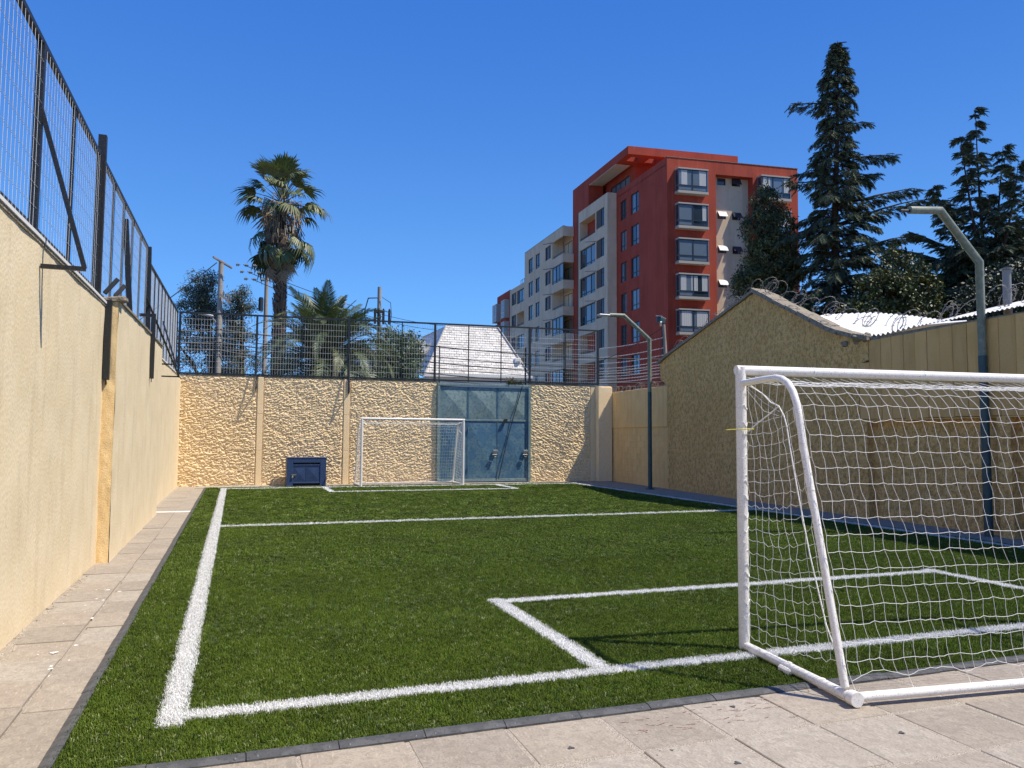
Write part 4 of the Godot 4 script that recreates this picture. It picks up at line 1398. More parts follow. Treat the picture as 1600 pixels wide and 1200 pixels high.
	mb.quad(A(u2, 32.15, 17.7), A(u2, 37.2, 17.7), A(5, 37.2, 17.7), A(5, 32.15, 17.7), UP)
	part(b, "roof_deck", mb, M.red)
	for k in 5:
		var yt := 16.6 - 2.42 * k
		for c in [[32.4, 33.8], [35.6, 37.25]]:
			var ob := A(u2 - 0.55, 0)
			window(b, ob, bV, nL, c[0], c[1], yt - 1.9, yt, 0.0, [0.5], 0.25, [M.glass_pale, M.curtain], M.white_paint)
			mb = MB.new()
			abox(mb, u2 - 0.55, u2, c[0], c[0] + 0.05, yt - 1.9, yt)
			abox(mb, u2 - 0.55, u2, c[1] - 0.05, c[1], yt - 1.9, yt)
			abox(mb, u2 - 0.57, u2, c[0], c[1], yt, yt + 0.06)
			abox(mb, u2 - 0.57, u2, c[0], c[1], yt - 1.98, yt - 1.9)
			part(b, "bay_surround", mb, M.sill)

func slate_house() -> void:
	var h := thing("slate_house", "house with a steep pale slate mansard roof, behind the gate", "house")
	# roof face: bottom and top edges
	var b0 := V(8.80, 4.66, 37.5)
	var b1 := V(14.42, 4.74, 37.5)
	var t0 := V(10.22, 7.30, 38.9)
	var t1 := V(13.08, 7.36, 38.9)
	var nn := (b1 - b0).cross(t0 - b0).normalized()
	if nn.z < 0: nn = -nn
	var mb := MB.new()
	mb.quad(b0 - nn * 0.03, b1 - nn * 0.03, t1 - nn * 0.03, t0 - nn * 0.03, nn)
	mb.quad(b0, t0, t0 + V(0, 0, 6), b0 + V(0, 0, 7), Vector3.LEFT)
	mb.quad(b1, t1, t1 + V(0, 0, 6), b1 + V(0, 0, 7), Vector3.RIGHT)
	mb.quad(t0, t1, t1 + V(0, 0.1, 6), t0 + V(0, 0.1, 6), UP)
	part(h, "roof_body", mb, M.slate)
	var rows := 20
	var tiles := [MB.new(), MB.new(), MB.new()]
	for k in rows:
		var y0 := k / float(rows)
		var y1 := (k + 1.12) / float(rows)
		var n := 22
		for q in range(-1, n + 1):
			var x0 := clampf((q + (0.5 if k % 2 else 0.0)) / n + r(-0.002, 0.002), 0, 1)
			var x1 := clampf((q + 0.96 + (0.5 if k % 2 else 0.0)) / n, 0, 1)
			if x1 - x0 < 0.004: continue
			# columns stay vertical: clip against the sloping hips
			var lx := lerpf(b0.x, b1.x, x0)
			var rx := lerpf(b0.x, b1.x, x1)
			var l := lerpf(b0.x, t0.x, y0)
			var rr := lerpf(b1.x, t1.x, y0)
			if rx < l + 0.05 or lx > rr - 0.05: continue
			lx = maxf(lx, l)
			rx = minf(rx, rr)
			var z0 := lerpf(37.5, 38.9, y0)
			var z1 := lerpf(37.5, 38.9, minf(y1, 1.0))
			var ya := lerpf(4.70, 7.33, y0)
			var yb := lerpf(4.70, 7.33, minf(y1, 1.0))
			var up := r(0.018, 0.034)
			var lt := maxf(lx, lerpf(b0.x, t0.x, minf(y1, 1.0)))
			var rt := minf(rx, lerpf(b1.x, t1.x, minf(y1, 1.0)))
			if rt < lt + 0.02: continue
			var t: MB = tiles[[0, 0, 0, 1, 1, 2][rng.randi() % 6]]
			t.quad(V(lx, ya, z0) + nn * up, V(rx, ya, z0) + nn * up, V(rt, yb, z1) + nn * 0.004, V(lt, yb, z1) + nn * 0.004, nn)
			t.quad(V(lx, ya, z0), V(rx, ya, z0), V(rx, ya, z0) + nn * up, V(lx, ya, z0) + nn * up, -UP)
			t.quad(V(lx, ya, z0), V(lt, yb, z1), V(lt, yb, z1) + nn * 0.004, V(lx, ya, z0) + nn * up, Vector3.LEFT)
	for k in 3:
		part(h, "slate_course", tiles[k], M.slates[k], "stuff")
	mb = MB.new()
	mb.bar(b0 + nn * 0.04, t0 + nn * 0.04, 0.06, 0.05)
	mb.bar(b1 + nn * 0.04, t1 + nn * 0.04, 0.06, 0.05)
	mb.bar(t0 + UP * 0.02, t1 + UP * 0.02, 0.08, 0.05)
	part(h, "ridge_trim", mb, M.slates[2])
	mb = MB.new()
	mb.box3(b0 + Vector3(-0.1, -0.16, 0.12), b1 - b0 + Vector3(0.2, 0, 0), UP * 0.15, Vector3(0, 0, -0.3))
	part(h, "eaves_gutter", mb, M.white_paint)
	mb = MB.new()
	mb.box3(V(9.0, -0.07, 37.7), V(5.2, 0, 0), UP * 4.62, V(0, 0, 7))
	part(h, "house_wall", mb, M.white_paint)
	for s in [[8.62, 9.45, 6.02, 6.66, "l"], [13.05, 13.98, 6.22, 6.80, "r"]]:
		mb = MB.new()
		var q0 := V(s[0], s[2], 40.2)
		mb.box3(q0, V(s[1] - s[0], 0, 0), UP * (s[3] - s[2]), V(0.05, 0, 1.0))
		var dm := part(h, "dormer_roof", mb, M.slates[0])
		mb = MB.new()
		mb.box3(q0 + V(0.1, -0.9, 0.2), V(s[1] - s[0] - 0.2, 0, 0), UP * 0.9, V(0, 0, 0.7))
		part(h, "dormer_cheek", mb, M.alu)
	mb = MB.new()
	mb.cbox(V(13.85, 5.45, 37.9), Vector3(0.34, 0.40, 0.25), 0.02)
	var ac := part(h, "air_conditioner", mb, M.white_paint)
	mb = MB.new()
	mb.lathe(V(13.85, 5.45, 37.76), [[0.13, 0.0], [0.13, 0.01]], 12)
	part(ac, "fan_grille", mb, M.alu)
	h = thing("pale_house", "pale low house with a flat roof edge, half hidden behind the bushy palm", "house")
	mb = MB.new()
	mb.box3(V(5.4, -0.07, 41.0), V(3.4, 0, 0), UP * 6.0, V(0, 0, 5))
	part(h, "house_wall", mb, M.white_paint)
	mb = MB.new()
	mb.box3(V(5.2, 5.93, 40.8), V(3.8, 0, 0), UP * 0.16, V(0, 0, 5.3))
	part(h, "roof_edge", mb, M.sill)
	for q in [5.9, 7.3]:
		window(h, V(0, 0, 41.0), Vector3.RIGHT, Vector3(0, 0, 1), q, q + 0.9, 4.3, 5.4, 0.03, [0.5], 0.0, [M.glass], M.alu)

# ---------------------------------------------------------------- fences
# welded mesh between four corners
func wire_panel(parent: Node3D, bl: Vector3, br: Vector3, tl: Vector3, tr: Vector3, gap_v: float, gap_h: float, rad: float, fold := Vector3.ZERO) -> void:
	var mb := MB.new()
	var nv := maxi(1, int(bl.distance_to(br) / gap_v))
	var nh := maxi(1, int(bl.distance_to(tl) / gap_h))
	for k in range(1, nv):
		var q := k / float(nv)
		mb.rod(bl.lerp(br, q), tl.lerp(tr, q), rad, 4, false)
	for k in range(1, nh):
		var q := k / float(nh)
		mb.rod(bl.lerp(tl, q) + fold, br.lerp(tr, q) + fold, rad, 4, false)
	part(parent, "wire_mesh", mb, M.wire, "stuff")

func post(parent: Node3D, called: String, a: Vector3, b: Vector3, w: float) -> void:
	var mb := MB.new()
	mb.bar(a, b, w, w, Vector3.FORWARD)
	part(parent, called, mb, M.black)

func fences() -> void:
	# left fence, nearest length
	var f := thing("mesh_fence", "black framed wire mesh fence on top of the left wall, nearest the camera", "fence")
	var x := -1.59
	var st := [-3.0, -1.4, 0.1, 1.5, 2.9, 4.25, 5.65, 7.06, 8.43, 9.90]
	var yb := func(d: float) -> float: return 3.15 + 0.0045 * d
	var yt := func(d: float) -> float: return 4.66 + 0.013 * d
	for k in st.size():
		var d: float = st[k]
		var thick: bool = k % 2 == 1
		post(f, "fence_post", V(x, yb.call(d), d), V(x, yt.call(d), d), 0.06 if thick else 0.032)
		if k > 0:
			var d0: float = st[k - 1]
			wire_panel(f, V(x + 0.02, yb.call(d0), d0), V(x + 0.02, yb.call(d), d), V(x + 0.02, yt.call(d0), d0), V(x + 0.02, yt.call(d), d), 0.10, 0.17, 0.0019, Vector3(0.006, 0, 0))
	post(f, "top_rail", V(x, yt.call(-3), -3), V(x, yt.call(9.9), 9.9), 0.045)
	post(f, "bottom_rail", V(x, yb.call(-3) + 0.02, -3), V(x, yb.call(9.9) + 0.02, 9.9), 0.035)
	post(f, "bracket_arm", V(-1.53, 2.905, 7.10), V(-1.205, 2.905, 7.10), 0.035)
	post(f, "brace", V(-1.215, 2.91, 7.10), V(-1.57, 4.19, 7.06), 0.035)
	# middle length
	f = thing("mesh_fence", "middle length of the left mesh fence, above the ochre wall end, with tall black posts", "fence")
	post(f, "end_post", V(-1.575, 3.12, 9.98), V(-1.575, 5.06, 9.98), 0.085)
	post(f, "end_post", V(-1.60, 3.18, 10.12), V(-1.60, 4.96, 10.12), 0.05)
	yb = func(d: float) -> float: return 3.21 + 0.014 * (d - 10.0)
	yt = func(d: float) -> float: return 4.81 + 0.016 * (d - 10.0)
	st = [10.16, 11.04, 12.0, 12.98, 14.02, 15.0]
	for k in st.size():
		var d: float = st[k]
		post(f, "fence_post", V(x, yb.call(d), d), V(x, yt.call(d), d), 0.030)
		if k > 0:
			var d0: float = st[k - 1]
			wire_panel(f, V(x + 0.02, yb.call(d0), d0), V(x + 0.02, yb.call(d), d), V(x + 0.02, yt.call(d0), d0), V(x + 0.02, yt.call(d), d), 0.10, 0.17, 0.0019, Vector3(0.006, 0, 0))
	post(f, "top_rail", V(x, yt.call(10.1), 10.1), V(x, yt.call(15.0), 15.0), 0.045)
	post(f, "bottom_rail", V(x, yb.call(10.1), 10.1), V(x, yb.call(15.0), 15.0), 0.035)
	post(f, "leaning_post", V(-1.49, 3.24, 12.25), V(-1.595, 4.66, 12.25), 0.07)
	post(f, "tall_post", V(-1.55, 3.22, 15.25), V(-1.58, 4.95, 15.25), 0.075)
	# cut ends of tube lying on the wall end
	f = thing("tube_scrap", "short bent offcuts of black tube lying on the top of the ochre wall end", "scrap")
	post(f, "tube", V(-1.53, 3.23, 10.25), V(-1.40, 3.42, 10.30), 0.045)
	post(f, "tube", V(-1.46, 3.25, 10.55), V(-1.36, 3.40, 10.60), 0.045)
	for q in [[10.40, 3.17, 2.20, -1.50, "black square tube fixed upright to the wall face beside the ochre wall end"], [14.2, 3.58, 2.48, -1.365, "black square tube fixed upright to the middle length of the left wall"]]:
		var w := thing("wall_tube", q[4], "tube", Vector3.ZERO, 0.0, "black tubes hanging down the left wall")
		post(w, "tube", V(q[3], q[2], q[0]), V(q[3], q[1], q[0]), 0.07)
		var mb := MB.new()
		mb.bar(V(q[3], q[2] - 0.06, q[0]), V(q[3], q[2], q[0]), 0.012, 0.012)
		part(w, "bolt", mb, M.black)
		if q[0] > 11:
			post(w, "hook", V(q[3], q[1] - 0.03, q[0]), V(q[3] - 0.22, q[1] - 0.03, q[0]), 0.05)
	# far length
	f = thing("mesh_fence", "far length of the left mesh fence, running back to the corner with slanting braces", "fence")
	var fx := func(d: float) -> float: return -1.56 - 0.020 * (d - 15.3)
	yb = func(_d: float) -> float: return 3.26
	yt = func(d: float) -> float: return 4.64 + 0.061 * (d - 15.3)
	st = [15.4, 16.4, 17.4, 18.4, 19.4, 20.5, 21.6, 22.7, 23.8, 24.85]
	for k in st.size():
		var d: float = st[k]
		post(f, "fence_post", V(fx.call(d), yb.call(d), d), V(fx.call(d), yt.call(d), d), 0.032 if k < 9 else 0.06)
		if k > 0:
			var d0: float = st[k - 1]
			wire_panel(f, V(fx.call(d0), yb.call(d0), d0), V(fx.call(d), yb.call(d), d), V(fx.call(d0), yt.call(d0), d0), V(fx.call(d), yt.call(d), d), 0.10, 0.17, 0.0026)
	post(f, "top_rail", V(fx.call(15.3), yt.call(15.3), 15.3), V(fx.call(24.85), yt.call(24.85), 24.85), 0.045)
	post(f, "bottom_rail", V(fx.call(15.3), 3.27, 15.3), V(fx.call(24.85), 3.27, 24.85), 0.035)
	post(f, "bracket_arm", V(-1.59, 2.99, 17.3), V(-1.21, 2.99, 17.3), 0.03)
	post(f, "bracket_arm", V(-1.59, 2.80, 18.2), V(-1.20, 2.80, 18.2), 0.03)
	post(f, "brace", V(-1.21, 2.99, 17.3), V(-1.63, 4.10, 19.0), 0.035)
	post(f, "brace", V(-1.20, 2.80, 18.2), V(-1.57, 3.98, 14.9), 0.035)
	# back fence
	f = thing("mesh_fence", "black framed wire mesh fence on top of the rock-faced far wall", "fence")
	var posts := [[-1.68, 1], [-0.65, 0], [0.53, 1], [1.90, 0], [3.34, 1], [5.05, 0], [6.15, 1], [7.30, 0], [8.44, 0], [9.47, 1], [10.78, 0], [12.02, 1]]
	for k in posts.size():
		var u: float = posts[k][0]
		var top := 5.23 + 0.006 * (u + 1.7)
		post(f, "fence_post", B(u, 3.36, 0.02), B(u, top, 0.02), 0.065 if posts[k][1] else 0.03)
		if k > 0:
			var u0: float = posts[k - 1][0]
			var t0 := 5.23 + 0.006 * (u0 + 1.7)
			wire_panel(f, B(u0, 3.40, 0.0), B(u, 3.40, 0.0), B(u0, t0, 0.0), B(u, top, 0.0), 0.08, 0.17, 0.0028)
	post(f, "top_rail", B(-1.7, 5.23, 0.02), B(12.05, 5.31, 0.02), 0.05)
	post(f, "bottom_rail", B(-1.7, 3.39, 0.02), B(12.05, 3.40, 0.02), 0.05)
	for u in [0.55, 3.36]:
		post(f, "bracket_arm", B(u, 2.92, 0.04), B(u, 2.92, 0.33), 0.03)
		post(f, "brace", B(u, 2.92, 0.32), B(u, 4.2, 0.03), 0.03)
		post(f, "bracket_post", B(u, 2.88, 0.06), B(u, 3.38, 0.06), 0.03 if u < 1 else 0.055)
	post(f, "short_post", B(6.32, 3.3, -0.05), B(6.32, 4.55, -0.05), 0.04)
	post(f, "short_post", B(9.34, 3.3, -0.05), B(9.34, 4.62, -0.05), 0.05)

# ---------------------------------------------------------------- goals
func goal(label: String, at: Vector3, turn: float, wear: bool) -> void:
	var g := thing("football_goal", label, "goal", at, turn, "white football goals at both ends")
	var w := 3.18
	for x in [0.0, w]:
		var mb := MB.new()
		mb.tube(PackedVector3Array([Vector3(x, 0.0, 0), Vector3(x, 2.075, 0)]), 0.039, 18)
		part(g, "post", mb, M.white)
	var mb := MB.new()
	mb.tube(PackedVector3Array([Vector3(-0.038, 2.052, 0), Vector3(w + 0.038, 2.052, 0)]), 0.037, 18)
	part(g, "crossbar", mb, M.white)
	var arm := [Vector2(0.03, 1.955), Vector2(0.30, 1.962), Vector2(0.46, 1.962), Vector2(0.535, 1.948), Vector2(0.60, 1.915), Vector2(0.655, 1.855), Vector2(0.695, 1.77), Vector2(0.72, 1.67), Vector2(0.755, 1.50), Vector2(0.94, 0.78), Vector2(1.115, 0.09)]
	for x in [0.0, w]:
		mb = MB.new()
		var p := PackedVector3Array()
		for a in arm:
			p.append(Vector3(x, a.y, a.x))
		mb.tube(p, 0.0245, 14)
		part(g, "back_stay", mb, M.white)
		mb = MB.new()
		mb.tube(PackedVector3Array([Vector3(x, 0.042, 0.02), Vector3(x, 0.046, 1.20)]), 0.031, 16)
		var base := part(g, "base_tube", mb, M.white)
		mb = MB.new()
		mb.tube(PackedVector3Array([Vector3(x, 0.050, 1.17), Vector3(x, 0.050, 1.225)]), 0.043, 18)
		part(base, "end_cap", mb, M.white)
		mb = MB.new()
		mb.cbox(Vector3(x - 0.01, 0.028, 0.56), Vector3(0.085, 0.045, 0.13), 0.012)
		part(base, "foot_plate", mb, M.white)
	mb = MB.new()
	mb.tube(PackedVector3Array([Vector3(0.04, 0.050, 1.18), Vector3(w - 0.04, 0.050, 1.18)]), 0.027, 16)
	var rear := part(g, "rear_base_tube", mb, M.white)
	for x in [w * 0.47, w * 0.5]:
		mb = MB.new()
		mb.tube(PackedVector3Array([Vector3(x - 0.03, 0.050, 1.18), Vector3(x + 0.03, 0.050, 1.18)]), 0.034, 16)
		part(rear, "coupling", mb, M.white)
	# cords
	var nr := RandomNumberGenerator.new()
	nr.seed = 5
	mb = MB.new()
	var rad := 0.0015 if wear else 0.0023
	var sides := 4
	# profile of the back net, from the crossbar over the stays to the ground
	var prof := [Vector2(0.055, 2.00), Vector2(0.28, 1.925), Vector2(0.48, 1.935), Vector2(0.60, 1.90), Vector2(0.70, 1.80), Vector2(0.76, 1.66), Vector2(0.80, 1.50), Vector2(0.98, 0.78), Vector2(1.12, 0.20), Vector2(1.13, 0.13)]
	var dist := [0.0]
	for k in range(1, prof.size()):
		dist.append(dist[k - 1] + prof[k].distance_to(prof[k - 1]))
	var total: float = dist[-1]
	var rows := int(total / 0.105)
	var cols := 39
	var grid := []
	for k in cols + 1:
		var line := []
		var x := 0.02 + (w - 0.04) * k / cols
		for j in rows + 1:
			var s := total * j / rows
			var q := 0
			while q < dist.size() - 2 and dist[q + 1] < s:
				q += 1
			var p2: Vector2 = prof[q].lerp(prof[q + 1], (s - dist[q]) / (dist[q + 1] - dist[q]))
			# the cords hang slack between ties
			var sag := 0.030 * sin(PI * k / cols) * sin(PI * j / rows)
			var wav := 0.010 * sin(k * 1.9 + j * 0.7)
			if j == rows:
				p2.y += 0.045 * absf(sin(k * 0.62))
			line.append(Vector3(x + nr.randf_range(-0.008, 0.008) + (0.010 if j % 2 else -0.010) * (0.4 + 0.6 * nr.randf()), p2.y + nr.randf_range(-0.005, 0.005) + wav * 0.5, p2.x + sag + nr.randf_range(-0.006, 0.006)))
		grid.append(line)
	for k in cols + 1:
		for j in rows:
			var a: Vector3 = grid[k][j]
			var b: Vector3 = grid[k][j + 1]
			var mid := a.lerp(b, 0.5) + Vector3(nr.randf_range(-0.006, 0.006), 0, nr.randf_range(-0.004, 0.004))
			mb.tube(PackedVector3Array([a, mid, b]), rad, sides, false)
	for j in range(1, rows + 1):
		for k in cols:
			var a: Vector3 = grid[k][j]
			var b: Vector3 = grid[k + 1][j]
			var mid := a.lerp(b, 0.5) - UP * nr.randf_range(0.0, 0.008)
			mb.tube(PackedVector3Array([a, mid, b]), rad, sides, false)
	# ties from the hem to the rear tube
	for k in range(0, cols + 1, 5):
		mb.tube(PackedVector3Array([grid[k][rows], Vector3(grid[k][rows].x + 0.01, 0.06, 1.16), Vector3(grid[k][rows].x + 0.02, 0.11, 1.18)]), rad, sides, false)
	# side nets
	for side in [0.0, w]:
		var inx: float = 0.015 if side == 0.0 else -0.015
		var zmax := func(y: float) -> float:
			for k in range(prof.size() - 1, 0, -1):
				if prof[k - 1].y >= y and prof[k].y <= y:
					return lerpf(prof[k].x, prof[k - 1].x, clampf((y - prof[k].y) / maxf(prof[k - 1].y - prof[k].y, 0.001), 0, 1))
			return 0.3
		var sg := []
		var nc := 9
		var nrw := 18
		for j in nrw + 1:
			var line := []
			var y0 := lerpf(1.66, 0.12, j / float(nrw))
			for k in nc + 1:
				var q := k / float(nc)
				var z: float = lerpf(0.05, (zmax.call(clampf(y0 + 0.1 * q, 0.15, 1.9)) as float) - 0.03, q)
				var y := y0 + 0.11 * q - 0.035 * sin(PI * q)
				line.append(Vector3(side + inx + nr.randf_range(-0.012, 0.012), y + nr.randf_range(-0.010, 0.010), z + nr.randf_range(-0.010, 0.010)))
			sg.append(line)
		for j in nrw + 1:
			for k in nc:
				var a: Vector3 = sg[j][k]
				var b: Vector3 = sg[j][k + 1]
				var mid := a.lerp(b, 0.5) - UP * nr.randf_range(0.0, 0.022 if j > 5 else 0.004)
				mb.tube(PackedVector3Array([a, mid, b]), rad, sides, false)
				if j < nrw:
					var c: Vector3 = sg[j + 1][k]
					var md := a.lerp(c, 0.5) + Vector3(0, 0, nr.randf_range(-0.007, 0.007))
					mb.tube(PackedVector3Array([a, md, c]), rad, sides, false)
		# gathered cords at the top corner
		for k in 6:
			var z := 0.08 + 0.095 * k
			mb.tube(PackedVector3Array([Vector3(side + inx, 1.935, z), Vector3(side + inx, 1.80 - 0.01 * k, z * 0.92), sg[0][mini(k + 1, nc)]]), rad, sides, false)
		for k in 3:
			mb.tube(PackedVector3Array([Vector3(side + inx, 1.94 - 0.02 * k, 0.06), Vector3(side + inx, 1.86 - 0.06 * k, 0.28), Vector3(side + inx, 1.76 - 0.03 * k, 0.47)]), rad, sides, false)
	part(g, "net", mb, M.net)
	# heavier gathering cord, knotted at the upper corner, and lashings
	mb = MB.new()
	for side in [0.0, w]:
		var e: float = 0.03 if side == 0.0 else -0.03
		mb.tube(PackedVector3Array([Vector3(side + e, 1.93, 0.09), Vector3(side + e, 1.86, 0.25), Vector3(side + e, 1.80, 0.34), Vector3(side + e, 1.77, 0.44), Vector3(side + e, 1.70, 0.50), Vector3(side + e, 1.63, 0.53), Vector3(side + e, 1.50, 0.56), Vector3(side + e, 1.2, 0.64), Vector3(side + e, 0.8, 0.76), Vector3(side + e, 0.4, 0.91), Vector3(side + e, 0.10, 1.10)]), 0.0048, 6)
		mb.tube(PackedVector3Array([Vector3(side + e, 1.77, 0.44), Vector3(side + e, 1.72, 0.33), Vector3(side + e, 1.66, 0.18), Vector3(side + e, 1.60, 0.05)]), 0.0045, 6)
		for k in 18:   # the side net's edge is laced to the post in small loops
			var y := 0.25 + 0.095 * k + nr.randf_range(-0.04, 0.04)
			var ring := PackedVector3Array()
			for q in 6:
				var an := lerpf(0.5, 2.2, q / 5.0)
				ring.append(Vector3(side + (0.0405 + 0.003 * sin(q)) * cos(an) * (1.0 if side == 0.0 else -1.0), y + 0.02 * sin(q * 1.3 + k), 0.0415 * sin(an)))
			mb.tube(ring, nr.randf_range(0.0014, 0.003), 5)
		for z in [0.55, 0.9, 1.15]:
			var ring := PackedVector3Array()
			for q in 9:
				ring.append(Vector3(side + 0.034 * cos(q * TAU / 8), 0.045 + 0.034 * sin(q * TAU / 8), z))
			mb.tube(ring, 0.003, 5)
	for k in [3, 8, 14]:
		var ring := PackedVector3Array()
		for q in 9:
			ring.append(Vector3(k * 0.2 + 0.003 * q, 2.052 + 0.039 * cos(q * TAU / 8), 0.039 * sin(q * TAU / 8)))
		mb.tube(ring, 0.0025, 5)
	for k in 3:   # slack cords gathered along the top of the net
		var pts := PackedVector3Array()
		for q in 25:
			pts.append(Vector3(0.05 + (w - 0.1) * q / 24.0, 1.935 - 0.012 * k + 0.006 * sin(q * 1.7 + k), 0.44 + 0.03 * k + 0.01 * sin(q * 1.1 + 2 * k)))
		mb.tube(pts, 0.0024, 5)
	part(g, "lashing_cord", mb, M.net)
	if wear:
		mb = MB.new()
		mb.tube(PackedVector3Array([Vector3(-0.14, 1.608, 0.02), Vector3(-0.06, 1.612, 0.055), Vector3(0.02, 1.615, 0.06), Vector3(0.09, 1.615, 0.02)]), 0.004, 6)
		part(g, "yellow_tie", mb, mat(Color(0.62, 0.55, 0.06), 0.6))

func goals() -> void:
	goal("large white football goal with a slack net, nearest the camera on the right", V(3.535, 0, 4.814), -0.103, true)
	goal("small-looking white football goal at the far end, in front of the blue-grey gate", V(6.745, 0, 23.36), PI + 0.012, false)

func lamp_posts() -> void:
	var l := thing("lamp_post", "slender teal lamp post with a flat lamp head, by the low wall in the corner", "lamp post", V(11.61, 0, 20.23), 0.0, "cranked lamp posts along the right wall")
	var mb := MB.new()
	mb.lathe(Vector3.ZERO, [[0.062, 0], [0.060, 2.9]], 16)
	part(l, "pole", mb, M.teal)
	mb = MB.new()
	mb.tube(PackedVector3Array([Vector3(0, 2.9, 0), Vector3(0, 4.48, 0), Vector3(-0.86, 5.15, 0), Vector3(-1.34, 5.14, 0)]), 0.058, 16)
	part(l, "cranked_arm", mb, M.teal_worn)
	mb = MB.new()
	mb.cbox(Vector3(-1.52, 5.12, 0), Vector3(0.36, 0.055, 0.2), 0.02)
	var head := part(l, "lamp_head", mb, M.galv)
	mb = MB.new()
	mb.cbox(Vector3(-1.53, 5.089, 0), Vector3(0.26, 0.012, 0.15), 0.004)
	part(head, "lens", mb, M.curtain)
	mb = MB.new()
	mb.cbox(Vector3(0, 0.02, 0), Vector3(0.2, 0.03, 0.2), 0.006)
	part(l, "base_plate", mb, M.teal)
	l = thing("lamp_post", "thick teal lamp post without a lamp head, behind the net of the large goal", "lamp post", V(11.33, 0, 9.09), 0.0, "cranked lamp posts along the right wall")
	mb = MB.new()
	mb.lathe(Vector3.ZERO, [[0.067, 0], [0.065, 2.9]], 20)
	part(l, "pole", mb, M.teal)
	mb = MB.new()
	mb.tube(PackedVector3Array([Vector3(0, 2.9, 0), Vector3(0, 4.43, 0), Vector3(-0.82, 5.20, 0), Vector3(-1.46, 5.14, 0)]), 0.060, 20)
	part(l, "cranked_arm", mb, M.teal_worn)
	mb = MB.new()
	mb.tube(PackedVector3Array([Vector3(-1.44, 5.128, 0), Vector3(-1.64, 5.11, 0)]), 0.022, 10)
	part(l, "bare_stub", mb, M.black)

func cabinet() -> void:
	var c := thing("storage_cabinet", "low navy blue storage cabinet with two doors and a slot, against the far wall", "cabinet", V(2.06, 0.0, 24.22), 0.0)
	c.rotation.y = 0.02
	var w := 1.16
	var h := 0.84
	var mb := MB.new()
	for x in [-w / 2 + 0.09, w / 2 - 0.09]:
		mb.cbox(Vector3(x, h / 2, 0), Vector3(0.18, h, 0.03), 0.005)
	mb.cbox(Vector3(0, h - 0.065, 0), Vector3(w - 0.362, 0.13, 0.03), 0.005)
	mb.cbox(Vector3(0, 0.105, -0.005), Vector3(w - 0.362, 0.03, 0.02), 0.004)
	part(c, "front_frame", mb, M.navy)
	mb = MB.new()
	for x in [-w / 2 + 0.012, w / 2 - 0.012]:
		mb.cbox(Vector3(x, h / 2, -0.28), Vector3(0.024, h, 0.52), 0.004)
	mb.cbox(Vector3(0, h / 2, -0.53), Vector3(w - 0.05, h, 0.02), 0.004)
	part(c, "carcass", mb, M.navy)
	mb = MB.new()
	mb.cbox(Vector3(0, h + 0.014, -0.265), Vector3(w + 0.04, 0.028, 0.58), 0.006)
	part(c, "top", mb, M.navy)
	for k in 2:
		mb = MB.new()
		var x0 := -0.395 + 0.398 * k
		var ctr := Vector3(x0 + 0.196, 0.36, 0.012)
		var q := [Vector3(x0 + 0.005, 0.13, -0.012), Vector3(x0 + 0.388, 0.13, -0.012), Vector3(x0 + 0.388, 0.60, -0.012), Vector3(x0 + 0.005, 0.60, -0.012)]
		for s in 4:
			mb.tri(q[s], q[(s + 1) % 4], ctr, Vector3(0, 0, 1))
		var d := part(c, "door", mb, M.navy)
		mb = MB.new()
		for s in 4:
			mb.bar(q[s] + Vector3(0, 0, 0.004), q[(s + 1) % 4] + Vector3(0, 0, 0.004), 0.02, 0.014, Vector3(0, 0, 1))
		part(d, "door_edge", mb, M.navy)
		if k == 0:
			mb = MB.new()
			mb.bar(Vector3(x0 - 0.05, 0.345, 0.025), Vector3(x0 + 0.09, 0.355, 0.025), 0.02, 0.03)
			mb.tube(PackedVector3Array([Vector3(x0 - 0.03, 0.34, 0.03), Vector3(x0 - 0.03, 0.29, 0.045), Vector3(x0 - 0.005, 0.29, 0.045), Vector3(x0 - 0.005, 0.34, 0.03)]), 0.008, 6)
			mb.cbox(Vector3(x0 - 0.017, 0.275, 0.045), Vector3(0.05, 0.05, 0.02), 0.005)
			part(d, "hasp_and_padlock", mb, M.brass)
	mb = MB.new()
	mb.cbox(Vector3(0, 0.635, -0.004), Vector3(w - 0.362, 0.035, 0.02), 0.004)
	part(c, "slot_sill", mb, M.navy)
	mb = MB.new()
	mb.box3(Vector3(-w / 2 + 0.03, 0.02, -0.30), Vector3(w - 0.06, 0, 0), Vector3(0, h - 0.05, 0), Vector3(0, 0, -0.02))
	part(c, "inner_back", mb, M.navy)

# ---------------------------------------------------------------- poles, wires
func cable(called: String, a: Vector3, b: Vector3, sag: float, rad: float, label: String, group: String, m: Material) -> void:
	var pts := PackedVector3Array()
	for k in 17:
		var q := k / 16.0
		pts.append(a.lerp(b, q) - UP * sag * 4.0 * q * (1.0 - q))
	var mb := MB.new()
	mb.tube(pts, rad, 5)
	tag(part(self, called, mb, m), label, "cable", group)

